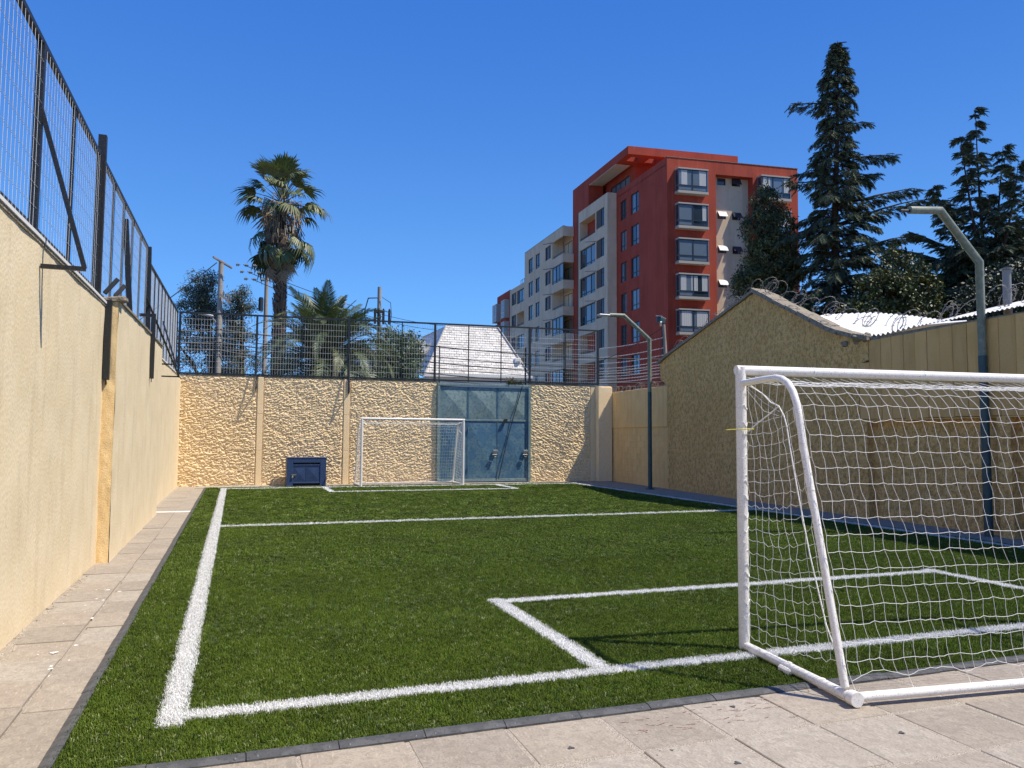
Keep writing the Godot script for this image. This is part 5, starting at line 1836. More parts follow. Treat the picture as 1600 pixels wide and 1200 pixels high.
func poles_and_cables() -> void:
	var grp := "concrete utility poles beyond the far wall"
	var p := thing("utility_pole", "concrete utility pole with a crossarm and insulators, before the grey-green tree", "utility pole", V(-0.78, 0, 34), 0.0, grp)
	var mb := MB.new()
	mb.lathe(Vector3.ZERO, [[0.135, -0.07], [0.098, 8.75], [0.09, 8.8]], 12)
	part(p, "pole", mb, M.pole)
	mb = MB.new()
	mb.bar(Vector3(-0.30, 8.82, 0.5), Vector3(0.42, 8.62, -0.5), 0.06, 0.07)
	mb.bar(Vector3(-0.24, 8.82, 0.35), Vector3(0.42, 8.50, 0.2), 0.05, 0.05)
	part(p, "crossarm", mb, M.wood)
	mb = MB.new()
	mb.bar(Vector3(0.0, 7.35, 0.2), Vector3(0.42, 7.0, 0.2), 0.07, 0.08)
	part(p, "lower_crossarm", mb, M.wood)
	for k in 9:
		mb = MB.new()
		var o := Vector3(0.58 + 0.34 * (k % 3) + 0.17 * (k / 3), 8.73 - 0.29 * (k / 3), -0.2)
		mb.tube(PackedVector3Array([o, o + Vector3(0.04, 0, 0), o + Vector3(0.06, 0, 0), o + Vector3(0.10, 0, 0), o + Vector3(0.12, 0, 0), o + Vector3(0.17, 0, 0)]), [0.03, 0.085, 0.03, 0.085, 0.03, 0.02], 8)
		part(p, "insulator", mb, M.alu_pale)
	for k in 4:
		mb = MB.new()
		mb.lathe(Vector3(0.14 + 0.09 * k, 7.33 - 0.075 * k, 0.2), [[0.03, 0], [0.055, 0.04], [0.03, 0.08], [0.045, 0.11], [0.01, 0.13]], 8)
		part(p, "pin_insulator", mb, M.alu_pale)
	mb = MB.new()
	mb.tube(PackedVector3Array([Vector3(-0.1, 6.15, 0.1), Vector3(-0.28, 6.35, 0.25)]), 0.03, 8)
	var sl := part(p, "lamp_bracket", mb, M.galv)
	mb = MB.new()
	mb.cbox(Vector3(-0.52, 6.44, 0.3), Vector3(0.62, 0.09, 0.22), 0.035, Basis.from_euler(Vector3(0, 0, -0.16)))
	part(sl, "street_lamp_head", mb, M.galv)
	mb = MB.new()
	mb.lathe(Vector3(-0.33, 0.0, 0.3), [[0.055, 0.0], [0.04, 6.0]], 10)
	part(p, "lamp_tube", mb, M.alu)
	p = thing("utility_pole", "thin concrete utility pole with a small transformer, left of the fan palm's trunk", "utility pole", V(1.42, 0, 46), 0.0, grp)
	mb = MB.new()
	mb.lathe(Vector3.ZERO, [[0.15, -0.07], [0.105, 11.3]], 12)
	part(p, "pole", mb, M.pole)
	mb = MB.new()
	mb.lathe(Vector3(-0.28, 8.6, 0.15), [[0.12, 0], [0.14, 0.05], [0.14, 0.7], [0.10, 0.78]], 10)
	part(p, "transformer", mb, M.alu)
	mb = MB.new()
	mb.bar(Vector3(-0.2, 11.1, 0), Vector3(0.6, 10.9, 0.1), 0.09, 0.09)
	part(p, "crossarm", mb, M.wood)
	for k in 5:
		mb = MB.new()
		mb.lathe(Vector3(0.25 + 0.13 * k, 10.95 - 0.32 * (k % 3), 0.1), [[0.02, 0], [0.075, 0.05], [0.03, 0.1], [0.075, 0.15], [0.02, 0.2]], 8)
		part(p, "insulator", mb, M.white_paint)
	p = thing("utility_pole", "concrete utility pole hung with loops of black cable, right of the bushy palm", "utility pole", V(6.20, 0, 36), 0.0, grp)
	mb = MB.new()
	mb.lathe(Vector3.ZERO, [[0.125, -0.07], [0.09, 8.5], [0.085, 8.55]], 12)
	part(p, "pole", mb, M.pole)
	mb = MB.new()
	mb.cbox(Vector3(-0.02, 7.35, 0.18), Vector3(0.5, 0.12, 0.12), 0.02)
	part(p, "crossarm", mb, M.alu)
	for k in 4:
		mb = MB.new()
		mb.lathe(Vector3([-0.22, -0.05, 0.17, 0.45][k], 6.75, 0.2), [[0.03, 0], [0.06, 0.05], [0.06, 0.65], [0.03, 0.75]], 8)
		part(p, "cable_box", mb, M.black)
	mb = MB.new()
	mb.cbox(Vector3(0.42, 5.62, 0.1), Vector3(0.42, 0.36, 0.3), 0.03)
	part(p, "junction_box", mb, M.alu)
	for k in 3:
		mb = MB.new()
		var lp: Array = [[Vector3(-0.1, 8.0, 0.15), Vector3(-0.55, 7.95, 0.2), Vector3(-0.72, 7.3, 0.2), Vector3(-0.6, 6.5, 0.2), Vector3(-0.15, 5.9, 0.18)], [Vector3(0.1, 8.05, 0.15), Vector3(0.5, 7.8, 0.2), Vector3(0.55, 7.2, 0.2), Vector3(0.5, 6.7, 0.2)], [Vector3(0.3, 6.7, 0.2), Vector3(0.68, 6.4, 0.2), Vector3(0.6, 5.9, 0.2), Vector3(0.1, 5.5, 0.18)]][k]
		mb.tube(PackedVector3Array(lp), 0.026 if k == 0 else 0.016, 6)
		part(p, "cable_loop", mb, M.black)
	var g2 := "overhead cables beyond the far wall"
	# three high wires
	for k in 3:
		cable("overhead_cable", V(0.1 + 0.17 * k, 8.74 - 0.29 * k, 34.2), V(20.5, 11.5 - 0.45 * k - (0.35 if k == 2 else 0.0), 66), 0.9, 0.016, ["topmost of the three high wires running from the crossarm to the apartment blocks", "middle one of the three high wires running from the crossarm to the apartment blocks", "lowest of the three high wires running from the crossarm to the apartment blocks"][k], g2, M.black)
	cable("overhead_cable", V(-0.95, 8.70, 34), V(-4.6, 5.2, 33), 0.05, 0.02, "stay wire slanting down to the left from the pole with the crossarm", g2, M.black)
	# low bundle across the street
	var lows := [[5.98, 5.42, 0.030], [5.52, 4.95, 0.022], [5.25, 4.72, 0.028], [5.0, 4.55, 0.016], [4.72, 4.35, 0.03], [4.42, 4.2, 0.02], [4.2, 4.0, 0.034]]
	for k in 7:
		var q: Array = lows[k]
		cable("overhead_cable", V(6.3, q[0], 35.8), V(21.0, q[1], 33.0), 0.22 + 0.03 * k, q[2], "%s of the seven low street cables passing before the slate roof" % ["topmost", "second from the top", "third from the top", "middle one", "third from the bottom", "second from the bottom", "lowest"][k], g2, M.black)
		if k < 5:
			cable("overhead_cable", V(-0.75, q[0] - 0.1 + 0.1 * k, 33.8), V(6.15, q[0], 35.8), 0.15, q[2], "%s of the five low street cables behind the bushy palm" % ["topmost", "second from the top", "middle one", "second from the bottom", "lowest"][k], g2, M.black)
			cable("overhead_cable", V(-9.0, q[0] - 0.6 + 0.22 * k, 31.0), V(-0.8, q[0] - 0.1 + 0.1 * k, 33.8), 0.2, q[2], "%s of the five low cables left of the pole with the crossarm" % ["topmost", "second from the top", "middle one", "second from the bottom", "lowest"][k], g2, M.black)
	cable("overhead_cable", V(5.6, 7.3, 36), V(2.4, 5.9, 44), 0.1, 0.018, "upper of two cables dropping left from the pole with the cable loops", g2, M.black)
	cable("overhead_cable", V(5.8, 6.8, 36), V(3.2, 5.3, 44), 0.1, 0.018, "lower of two cables dropping left from the pole with the cable loops", g2, M.black)

# ---------------------------------------------------------------- plants
# pleated fan leaf: stalk along +x, then a fan of drooping fingers
func fan_leaf(stalk: float, blade: float, fingers: int, spread: float, droop: float, ragged: float) -> ArrayMesh:
	var mb := MB.new()
	mb.tube(PackedVector3Array([Vector3.ZERO, Vector3(stalk * 0.5, 0.04, 0), Vector3(stalk, 0, 0)]), [0.028, 0.02, 0.014], 5)
	for k in fingers:
		var q := k / float(fingers - 1) * 2.0 - 1.0
		var a := q * spread
		var d := Vector3(cos(a), 0.10 * absf(q), sin(a)).normalized()
		var s := Vector3(-sin(a), 0, cos(a))
		var l := blade * (1.0 - 0.30 * q * q) * r(1.0 - ragged, 1.0)
		var o := Vector3(stalk, 0, 0)
		var wd := blade * spread / fingers * 0.62
		var p1 := o + d * l * 0.5 + Vector3(0, -0.05 * droop * l + 0.03 * l, 0)
		var p2 := o + d * l * 0.78 + Vector3(0, -0.22 * droop * l, 0)
		var p3 := o + d * l * 0.94 + Vector3(0, -0.52 * droop * l, 0) + s * r(-0.05, 0.05)
		var h := UP * wd * 0.35
		for g in [-1.0, 1.0]:
			mb.quad(o, p1 - h * 0.0 + h, p1 + s * wd * g, o + s * 0.01 * g, UP)
			mb.quad(p1 + h, p2 + h * 0.7, p2 + s * wd * 0.75 * g, p1 + s * wd * g, UP)
			mb.tri(p2 + h * 0.7, p3, p2 + s * wd * 0.75 * g, UP)
	return mb.mesh()

# feather leaf: midrib arches from the origin along +x
func feather_leaf(len: float, rise: float, droop: float, leaflet: float) -> ArrayMesh:
	var mb := MB.new()
	var pts := PackedVector3Array()
	var rad := []
	for k in 13:
		var q := k / 12.0
		pts.append(Vector3(len * (q - 0.22 * droop * q * q * q), len * (rise * q - droop * 0.62 * q * q * q), 0))
		rad.append(lerpf(0.035, 0.006, q))
	mb.tube(pts, rad, 5)
	var pairs := 66
	for k in pairs:
		var q := 0.12 + 0.88 * k / float(pairs - 1)
		var f := q * 12.0
		var i0 := mini(int(f), 11)
		var o := pts[i0].lerp(pts[i0 + 1], f - i0)
		var t := (pts[i0 + 1] - pts[i0]).normalized()
		var up := Vector3(-t.y, t.x, 0)
		var l := leaflet * sin(PI * clampf(0.12 + 0.86 * q, 0, 1)) * r(0.85, 1.1) + 0.06
		for g in [-1.0, 1.0]:
			var lift := r(0.15, 0.55) - 0.25 * q
			var d := (t * (0.55 + 0.35 * q) + Vector3(0, 0, g) * 0.95 + up * lift).normalized()
			var w := t * 0.021
			var m := o + d * l * 0.6
			var e := o + d * l + Vector3(0, -0.14 * l, 0) + t * 0.03
			mb.quad(o - w * 0.6, o + w * 0.6, m + w, m - w, up)
			mb.tri(m - w, m + w, e, up)
	return mb.mesh()

func palms() -> void:
	var p := thing("fan_palm", "tall fan palm with a skirt of dead brown leaves, rising against the sky", "palm tree", V(1.98, 0, 42))
	var mb := MB.new()
	var pts := PackedVector3Array()
	var rad := []
	for k in 40:
		pts.append(Vector3(0.05 * sin(k * 0.3), -0.07 + 13.4 * k / 39.0, 0))
		rad.append(lerpf(0.36, 0.25, k / 39.0) * (1.0 + 0.05 * (k % 2)))
	mb.tube(pts, rad, 14)
	part(p, "trunk", mb, M.bark)
	mb = MB.new()
	for k in 520:   # old leaf bases
		var y := r(5.5, 10.2)
		var a := r(0, TAU)
		var d := Vector3(cos(a), 0, sin(a))
		var ra := lerpf(0.36, 0.29, y / 12.0)
		var o := d * ra + UP * y
		var s := Vector3(-d.z, 0, d.x) * 0.05
		var e := o + d * r(0.05, 0.12) + UP * r(0.08, 0.2)
		mb.quad(o - s, o + s, e + s * 0.5, e - s * 0.5, d)
		mb.quad(o - s - UP * 0.06, o + s - UP * 0.06, e + s * 0.5, e - s * 0.5, -UP)
	part(p, "leaf_bases", mb, M.dead2, "stuff")
	var leaves := [fan_leaf(0.95, 1.1, 20, 1.1, 0.25, 0.35), fan_leaf(1.05, 1.1, 20, 1.25, 1.1, 0.35), fan_leaf(1.0, 1.05, 18, 1.1, 1.5, 0.4)]
	var dead := [fan_leaf(0.7, 1.0, 18, 1.0, 1.2, 0.4), fan_leaf(0.75, 1.05, 16, 0.8, 1.4, 0.5)]
	for k in 62:
		var a := k * 2.399963 + r(-0.35, 0.35)
		var q := k / 61.0
		var el := lerpf(1.4, -0.25, pow(q / 0.72, 1.1)) + r(-0.25, 0.25)
		var y := lerpf(14.2, 13.4, q) + r(-0.3, 0.2)
		if q > 0.72:
			el = r(-0.95, -0.45)
			y = r(11.7, 12.7)
		var o := part(p, "fan_frond", leaves[0 if q < 0.35 else (1 if q < 0.7 else 2)], [M.frond_fan, M.frond2, M.frond_fan, M.frond2][rng.randi() % 4])
		var bs := Basis(UP, a) * Basis(Vector3(0, 0, 1), el) * Basis(Vector3.RIGHT, r(-0.5, 0.5))
		o.transform = Transform3D(bs.scaled(Vector3.ONE * r(0.95, 1.4)), Vector3(0, y, 0) + bs.x * 0.2)
	for k in 66:   # dead leaves hang against the trunk
		var a := r(0, TAU)
		var q := r(0, 1)
		var y := lerpf(13.0, 10.7, q)
		var o := part(p, "dead_frond", dead[rng.randi() % 2], M.dead if rng.randf() < 0.5 else M.dead2)
		var bs := Basis(UP, a) * Basis(Vector3(0, 0, 1), lerpf(-0.85, -1.42, minf(1.0, q * 1.6)) + r(-0.15, 0.15)) * Basis(Vector3.RIGHT, r(-1.2, 1.2))
		o.transform = Transform3D(bs.scaled(Vector3.ONE * r(0.75, 1.05)), Vector3(0, y, 0) + Vector3(cos(a), 0, -sin(a)) * 0.25)
	mb = MB.new()
	for k in 190:   # dry flower stalks
		var a := r(0, TAU)
		var d := Vector3(cos(a), 0, sin(a))
		var o := UP * r(12.2, 14.0) + d * 0.2
		mb.tube(PackedVector3Array([o, o + d * r(0.4, 0.8) + UP * r(-0.1, 0.3), o + d * r(0.6, 1.05) + UP * r(-1.0, -0.3)]), 0.022, 3, false)
	part(p, "dry_stalks", mb, M.dead, "stuff")

	p = thing("bushy_palm", "low bushy date palm with arching feather leaves, just over the far wall", "palm tree", V(3.38, 0, 32))
	mb = MB.new()
	mb.tube(PackedVector3Array([Vector3(0, -0.07, 0), Vector3(0, 2.5, 0), Vector3(0, 4.1, 0), Vector3(0, 4.7, 0)]), [0.45, 0.42, 0.5, 0.25], 14)
	part(p, "trunk", mb, M.bark)
	mb = MB.new()
	for k in 120:
		var a := r(0, TAU)
		var d := Vector3(cos(a), 0, sin(a))
		var o := d * 0.42 + UP * r(2.6, 4.5)
		mb.tube(PackedVector3Array([o, o + d * 0.18 + UP * 0.22]), [0.06, 0.03], 5)
	part(p, "leaf_bases", mb, M.dead2, "stuff")
	var fe := [feather_leaf(3.2, 0.25, 0.3, 0.52), feather_leaf(3.8, 0.42, 0.75, 0.55), feather_leaf(3.9, 0.42, 1.15, 0.52), feather_leaf(3.7, 0.32, 1.3, 0.5)]
	for k in 92:
		var a := k * 2.399963 + r(-0.2, 0.2)
		var q := k / 91.0
		var el := lerpf(1.20, -0.28, pow(q, 0.75)) + r(-0.1, 0.1)
		var o := part(p, "feather_frond", fe[mini(3, int(q * 4.0))], [M.frond, M.frond3, M.frond, M.frond2][rng.randi() % 4])
		var bs := Basis(UP, a) * Basis(Vector3(0, 0, 1), el) * Basis(Vector3.RIGHT, r(-0.5, 0.5))
		o.transform = Transform3D(bs.scaled(Vector3.ONE * r(0.85, 1.08)), Vector3(0, lerpf(4.7, 4.1, q), 0))
	for k in 22:
		var a := r(0, TAU)
		var o := part(p, "dead_frond", fe[3], M.dead)
		var bs := Basis(UP, a) * Basis(Vector3(0, 0, 1), r(-0.9, -0.55)) * Basis(Vector3.RIGHT, r(-0.8, 0.8))
		o.transform = Transform3D(bs.scaled(Vector3.ONE * r(0.6, 0.8)), Vector3(0, 4.0, 0))

# conifer spray lying along +x: a twig set with short needled shoots
func spray(hang: float) -> ArrayMesh:
	var mb := MB.new()
	for k in 19:
		var q := k / 18.0
		for g in [-1.0, 1.0]:
			var o := Vector3(q * 0.62, -0.10 * q * q * hang, 0)
			var l := lerpf(0.26, 0.10, q) * r(0.8, 1.2)
			var d := Vector3(0.75, r(-0.55, 0.15) * hang + r(-0.1, 0.15), g * r(0.6, 1.0)).normalized()
			var s := d.cross(UP).normalized() * 0.016
			var e := o + d * l
			var m := o + d * l * 0.5
			mb.quad(o - s * 0.5, m - s, e, m + s, UP)
			var s2 := UP * 0.018
			mb.quad(o - s2 * 0.5, m - s2, e, m + s2, Vector3(0, 0, g))
	var s3 := Vector3(0, 0, 0.018)
	mb.quad(-s3, Vector3(0.35, -0.03 * hang, 0) - s3, Vector3(0.80, -0.16 * hang, 0), Vector3(0.35, -0.03 * hang, 0) + s3, UP)
	return mb.mesh()

# sprays along a limb given by points; width of the flat spray shrinks to the tip
func clothe(buf: PackedFloat32Array, p: PackedVector3Array, gap: float, width: float, size: float, from: float, col: Color) -> void:
	var n := p.size() - 1
	for k in n:
		var t := p[k + 1] - p[k]
		var m := maxi(1, int(t.length() / gap))
		var along := t.normalized()
		var side := along.cross(UP).normalized()
		for j in m:
			var q := (k + j / float(m)) / n
			if q < from: continue
			var w := width * (1.0 - q * 0.75)
			for g in 6:
				var off := r(-1, 1)
				var o := p[k] + t * (j + rng.randf()) / m + side * off * w + UP * (r(-0.60, 0.10) * w - 0.22 * absf(off) * w)
				var d := (along * r(0.5, 1.0) + side * (off * 0.9 + r(-0.3, 0.3)) + UP * r(-0.75, 0.05)).normalized()
				var z := d.cross(UP).normalized()
				var bs := Basis(d, z.cross(d), z) * Basis(Vector3.RIGHT, r(-0.5, 0.5))
				put(buf, bs.scaled(Vector3.ONE * size * r(0.7, 1.25)), o, col * r(0.6, 1.4))

func conifer(called: String, label: String, base: Vector3, height: float, lean: Vector3, limbs: Array, gap: float, col: Color, size: float) -> Node3D:
	var c := thing(called, label, "tree", base)
	var mb := MB.new()
	var pts := PackedVector3Array()
	var rad := []
	for k in 15:
		var q := k / 14.0
		pts.append(UP * height * q + lean * q * q + Vector3(sin(q * 9.0), 0, cos(q * 7.0)) * 0.06)
		rad.append(lerpf(0.42, 0.02, q))
	mb.tube(pts, rad, 9)
	part(c, "trunk", mb, M.bark)
	mb = MB.new()
	var buf := PackedFloat32Array()
	for l in limbs:   # [height, azimuth, length, rise, droop]
		var q0: float = l[0] / height
		var o: Vector3 = UP * l[0] + lean * q0 * q0
		var d := Vector3(cos(l[1]), 0, -sin(l[1]))
		var p := PackedVector3Array()
		var rr := []
		for k in 7:
			var q := k / 6.0
			p.append(o + d * l[2] * q + UP * l[2] * (l[3] * q - l[4] * q * q * q) + Vector3(r(-1, 1), r(-1, 1), r(-1, 1)) * 0.03 * l[2] * q)
			rr.append(lerpf(0.025 + 0.018 * l[2], 0.008, q))
		mb.tube(p, rr, 5)
		clothe(buf, p, gap, minf(0.22 * l[2] + 0.12, 0.95), size, 0.10, col)
	part(c, "limbs", mb, M.bark, "stuff")
	copies(c, "crown", spray(1.0), M.needle, buf)
	return c

# leafy crown from lobes [centre, radius, density]
func leaf_tuft(count: int, size: float, spread: float, thin := 0.45) -> ArrayMesh:
	var mb := MB.new()
	for k in count:
		var o := Vector3(r(-1, 1), r(-1, 1), r(-1, 1)) * spread
		var d := Vector3(r(-1, 1), r(-0.8, 0.6), r(-1, 1)).normalized()
		var s := d.cross(Vector3(r(-1, 1), r(-1, 1), r(-1, 1))).normalized() * size * thin * 0.5
		mb.quad(o, o + d * size * 0.5 - s, o + d * size, o + d * size * 0.5 + s, UP)
	return mb.mesh()

func leafy(called: String, label: String, category: String, base: Vector3, stems: Array, lobes: Array, tuft: ArrayMesh, cols: Array, tone: float) -> Node3D:
	var t := thing(called, label, category, base)
	var mb := MB.new()
	for s in stems:
		mb.tube(PackedVector3Array(s[0]), s[1], 7)
	part(t, "trunk", mb, M.bark)
	mb = MB.new()
	var buf := PackedFloat32Array()
	for l in lobes:
		var c: Vector3 = l[0]
		var ra: Vector3 = l[1]
		var clumps: int = l[2]
		for k in clumps:
			# clumps sit mostly near the lobe's skin
			var d := Vector3(r(-1, 1), r(-1, 1), r(-1, 1))
			while d.length() > 1.0 or d.length() < 0.1:
				d = Vector3(r(-1, 1), r(-1, 1), r(-1, 1))
			d = d.normalized() * pow(d.length(), 0.45)
			var o := c + d * ra
			if k % 6 == 0:
				mb.tube(PackedVector3Array([c - UP * ra.y * 0.4, c + d * ra * 0.5, o]), [0.03, 0.018, 0.006], 4)
			var tint: Color = cols[rng.randi() % cols.size()] * r(0.75, 1.25) * tone
			for j in 5:
				put(buf, Basis.from_euler(Vector3(r(0, TAU), r(0, TAU), r(0, TAU))).scaled(Vector3.ONE * r(0.7, 1.3)), o + Vector3(r(-1, 1), r(-0.8, 0.6), r(-1, 1)) * 0.28, tint * r(0.85, 1.15))
	part(t, "branches", mb, M.bark, "stuff")
	copies(t, "crown", tuft, M.leaf, buf)
	return t

func trees() -> void:
	# big deodar right of the red block: limb list with the long ones placed as they show
	var limbs := []
	var h := 25.5
	for k in 170:
		var q := k / 169.0
		var y := lerpf(4.5, 25.35, q)
		var len := lerpf(4.6, 0.5, pow(q, 1.15)) * r(0.45, 0.95)
		if q > 0.75: len = maxf(len, r(0.45, 1.1))
		if q > 0.93: len = lerpf(0.6, 0.12, (q - 0.93) / 0.07) * r(0.7, 1.2)
		limbs.append([y, k * 2.399963 + r(-0.4, 0.4), len, r(0.05, 0.45), r(0.25, 0.5)])
	var right := -0.35
	var left := PI - 0.35
	for l in [[21.6, left, 2.7, 0.05, 0.05], [17.6, left, 2.5, 0.0, 0.15], [16.6, left + 0.3, 3.4, 0.05, 0.1], [14.2, left, 3.6, -0.1, 0.2], [12.6, left - 0.2, 4.4, -0.05, 0.15], [10.4, left, 4.6, -0.1, 0.2], [9.6, left + 0.4, 4.4, 0.0, 0.25],
			[20.3, right, 1.9, 0.12, 0.0], [18.2, right, 3.5, 0.10, 0.02], [17.2, right + 0.3, 2.7, 0.2, 0.05], [15.4, right, 4.8, 0.28, 0.08], [14.2, right - 0.2, 5.1, 0.34, 0.08], [12.2, right + 0.2, 5.4, 0.40, 0.10], [10.6, right, 5.6, 0.25, 0.12], [9.4, right - 0.3, 5.2, 0.2, 0.2], [8.0, right + 0.2, 5.4, 0.15, 0.25]]:
		limbs.append(l)
	conifer("cedar_tree", "very tall dark cedar with drooping limbs, right of the red apartment block", V(33.25, 0, 36.0), h, Vector3(0.25, 0, 0.2), limbs, 0.17, Color(0.110, 0.138, 0.078), 0.72)
	# second cedar: several leaders with short level sprays
	var c := thing("cedar_tree", "cedar with several thin upright leaders and see-through tops, at the right edge", "tree", V(36.6, 0, 28.9))
	var mb := MB.new()
	var limb := MB.new()
	var buf := PackedFloat32Array()
	var leaders := [[Vector3(0, 9.0, 0), Vector3(-0.35, 13.0, -0.1), Vector3(-0.85, 18.7, 0.3), 10.0], [Vector3(0, 9.2, 0), Vector3(-1.0, 12.6, 0.0), Vector3(-1.75, 17.2, 0.1), 10.5], [Vector3(0, 9.2, 0), Vector3(0.75, 12.0, 0), Vector3(0.65, 16.8, 0.6), 10.5], [Vector3(-0.3, 8.5, 0), Vector3(-1.8, 11.4, -0.4), Vector3(-2.9, 14.6, -0.5), 9.5], [Vector3(0.4, 8.5, 0), Vector3(2.0, 11.0, 0.5), Vector3(2.4, 15.5, 0.9), 9.5], [Vector3(0, 9.0, 0), Vector3(0.2, 12, 1.2), Vector3(0.1, 15.5, 1.8), 10], [Vector3(0.6, 8.5, 0), Vector3(2.8, 10.5, -0.3), Vector3(3.6, 14.6, -0.2), 10], [Vector3(0.6, 8.0, 0), Vector3(3.6, 9.5, 0.3), Vector3(4.8, 13.4, 0.4), 10]]
	mb.tube(PackedVector3Array([Vector3(0, -0.07, 0), Vector3(0.05, 5, 0), Vector3(0, 9.3, 0)]), [0.5, 0.4, 0.28], 10)
	for l in leaders:
		var p := PackedVector3Array()
		var rr := []
		for k in 11:
			var q := k / 10.0
			p.append((l[0] as Vector3).lerp(l[1], q).lerp((l[1] as Vector3).lerp(l[2], q), q))
			rr.append(lerpf(0.13, 0.012, q))
		mb.tube(p, rr, 6)
		var n := 46
		for k in n:
			var q := 0.18 + 0.82 * k / float(n - 1)
			var f := q * 10.0
			var i0 := mini(int(f), 9)
			var o := p[i0].lerp(p[i0 + 1], f - i0)
			var a := r(0, TAU)
			var len := lerpf(1.5, 0.25, pow(q, 1.1)) * r(0.45, 1.3)
			var d := Vector3(cos(a), 0, sin(a))
			var b := PackedVector3Array()
			for j in 5:
				var t := j / 4.0
				b.append(o + d * len * t + UP * len * (0.22 * t - 0.20 * t * t))
			limb.tube(b, [0.02, 0.016, 0.012, 0.009, 0.005], 4)
			clothe(buf, b, 0.18, 0.16 * len + 0.05, 0.62, 0.12, Color(0.105, 0.135, 0.078))
	for k in 120:   # the wide lower crown
		var a := r(0, TAU)
		var y := r(4.5, 11.5)
		var len := r(2.0, 5.2) * lerpf(1.0, 0.55, (y - 4.5) / 7.0)
		var d := Vector3(cos(a), 0, sin(a))
		var b := PackedVector3Array()
		for j in 7:
			var t := j / 6.0
			b.append(UP * y + d * len * t + UP * len * (0.42 * t - 0.34 * t * t))
		limb.tube(b, [0.08, 0.065, 0.05, 0.04, 0.03, 0.02, 0.008], 4)
		clothe(buf, b, 0.2, 0.20 * len, 0.85, 0.22, Color(0.085, 0.108, 0.062))
	for l in [[Vector3(0, 9.6, 0), PI - 0.5, 4.7, 0.72, 0.30], [Vector3(0, 9.0, 0), PI - 0.3, 4.8, 0.5, 0.3], [Vector3(0, 10.2, 0), PI - 0.6, 3.6, 0.9, 0.25], [Vector3(0, 9.0, 0), -0.4, 4.6, 0.7, 0.3]]:
		var d := Vector3(cos(l[1]), 0, -sin(l[1]))
		var b := PackedVector3Array()
		for j in 9:
			var t := j / 8.0
			b.append(l[0] + d * l[2] * t + UP * l[2] * (l[3] * t - l[4] * t * t))
		limb.tube(b, 0.05, 5)
		clothe(buf, b, 0.13, 0.55, 0.8, 0.15, Color(0.105, 0.132, 0.074))
	part(c, "trunk", mb, M.bark)
	part(c, "limbs", limb, M.bark, "stuff")
	copies(c, "crown", spray(0.7), M.needle, buf)
	# bushy evergreen before the red block
	var small := leaf_tuft(9, 0.20, 0.16, 0.36)
	var oval := leaf_tuft(8, 0.17, 0.15, 0.55)
	leafy("evergreen_tree", "bushy dark evergreen with olive tips, standing before the red block's bay windows", "tree", V(30.3, 0, 38.8), [[[Vector3(0, -0.07, 0), Vector3(0.1, 5, 0), Vector3(-0.2, 10, 0), Vector3(0.1, 15.5, 0)], [0.32, 0.26, 0.16, 0.03]], [[Vector3(0.1, 6, 0), Vector3(1.1, 9, 0.2), Vector3(1.5, 14, 0)], [0.16, 0.12, 0.03]]],
		[[Vector3(0.1, 15.7, 0), Vector3(0.75, 1.5, 0.8), 70], [Vector3(-0.3, 14.2, 0.2), Vector3(1.0, 1.4, 1.0), 100], [Vector3(1.2, 14.4, 0), Vector3(0.8, 1.6, 0.9), 85], [Vector3(0.2, 12.2, 0.3), Vector3(1.6, 1.7, 1.4), 190], [Vector3(1.4, 11.8, 0), Vector3(1.2, 1.8, 1.2), 130], [Vector3(-1.0, 10.6, 0.2), Vector3(1.1, 1.3, 1.1), 95], [Vector3(0.4, 9.4, 0.3), Vector3(1.9, 1.6, 1.5), 190], [Vector3(1.6, 8.6, 0.2), Vector3(1.4, 1.8, 1.3), 130], [Vector3(-0.6, 7.6, 0.2), Vector3(1.7, 1.6, 1.4), 150], [Vector3(-1.9, 10.9, 0.3), Vector3(0.5, 0.5, 0.5), 14], [Vector3(-1.9, 8.9, 0.3), Vector3(0.6, 0.5, 0.5), 16], [Vector3(0.6, 6.0, 0), Vector3(2.3, 1.5, 1.6), 150]],
		small, [Color(0.105, 0.115, 0.036), Color(0.070, 0.082, 0.028), Color(0.165, 0.150, 0.045), Color(0.045, 0.055, 0.02)], 1.0)
	# broadleaf behind the roofs
	leafy("broadleaf_tree", "broadleaf tree with yellowing leaves, behind the white roofs between the two cedars", "tree", V(30.2, 0, 28.9), [[[Vector3(0, -0.07, 0), Vector3(0.1, 4, 0), Vector3(0.2, 8, 0)], [0.3, 0.22, 0.06]]],
		[[Vector3(0.4, 9.7, 0), Vector3(1.1, 1.1, 1.1), 90], [Vector3(-0.7, 8.6, 0.2), Vector3(1.3, 1.1, 1.2), 120], [Vector3(1.2, 8.4, 0), Vector3(1.4, 1.4, 1.3), 140], [Vector3(-1.5, 7.2, 0), Vector3(1.4, 1.2, 1.3), 120], [Vector3(0.4, 7.0, 0.4), Vector3(1.8, 1.4, 1.5), 180], [Vector3(0.0, 5.4, 0), Vector3(2.4, 1.4, 1.6), 160]],
		oval, [Color(0.060, 0.078, 0.016), Color(0.045, 0.062, 0.015), Color(0.105, 0.098, 0.018), Color(0.034, 0.045, 0.014)], 1.0)
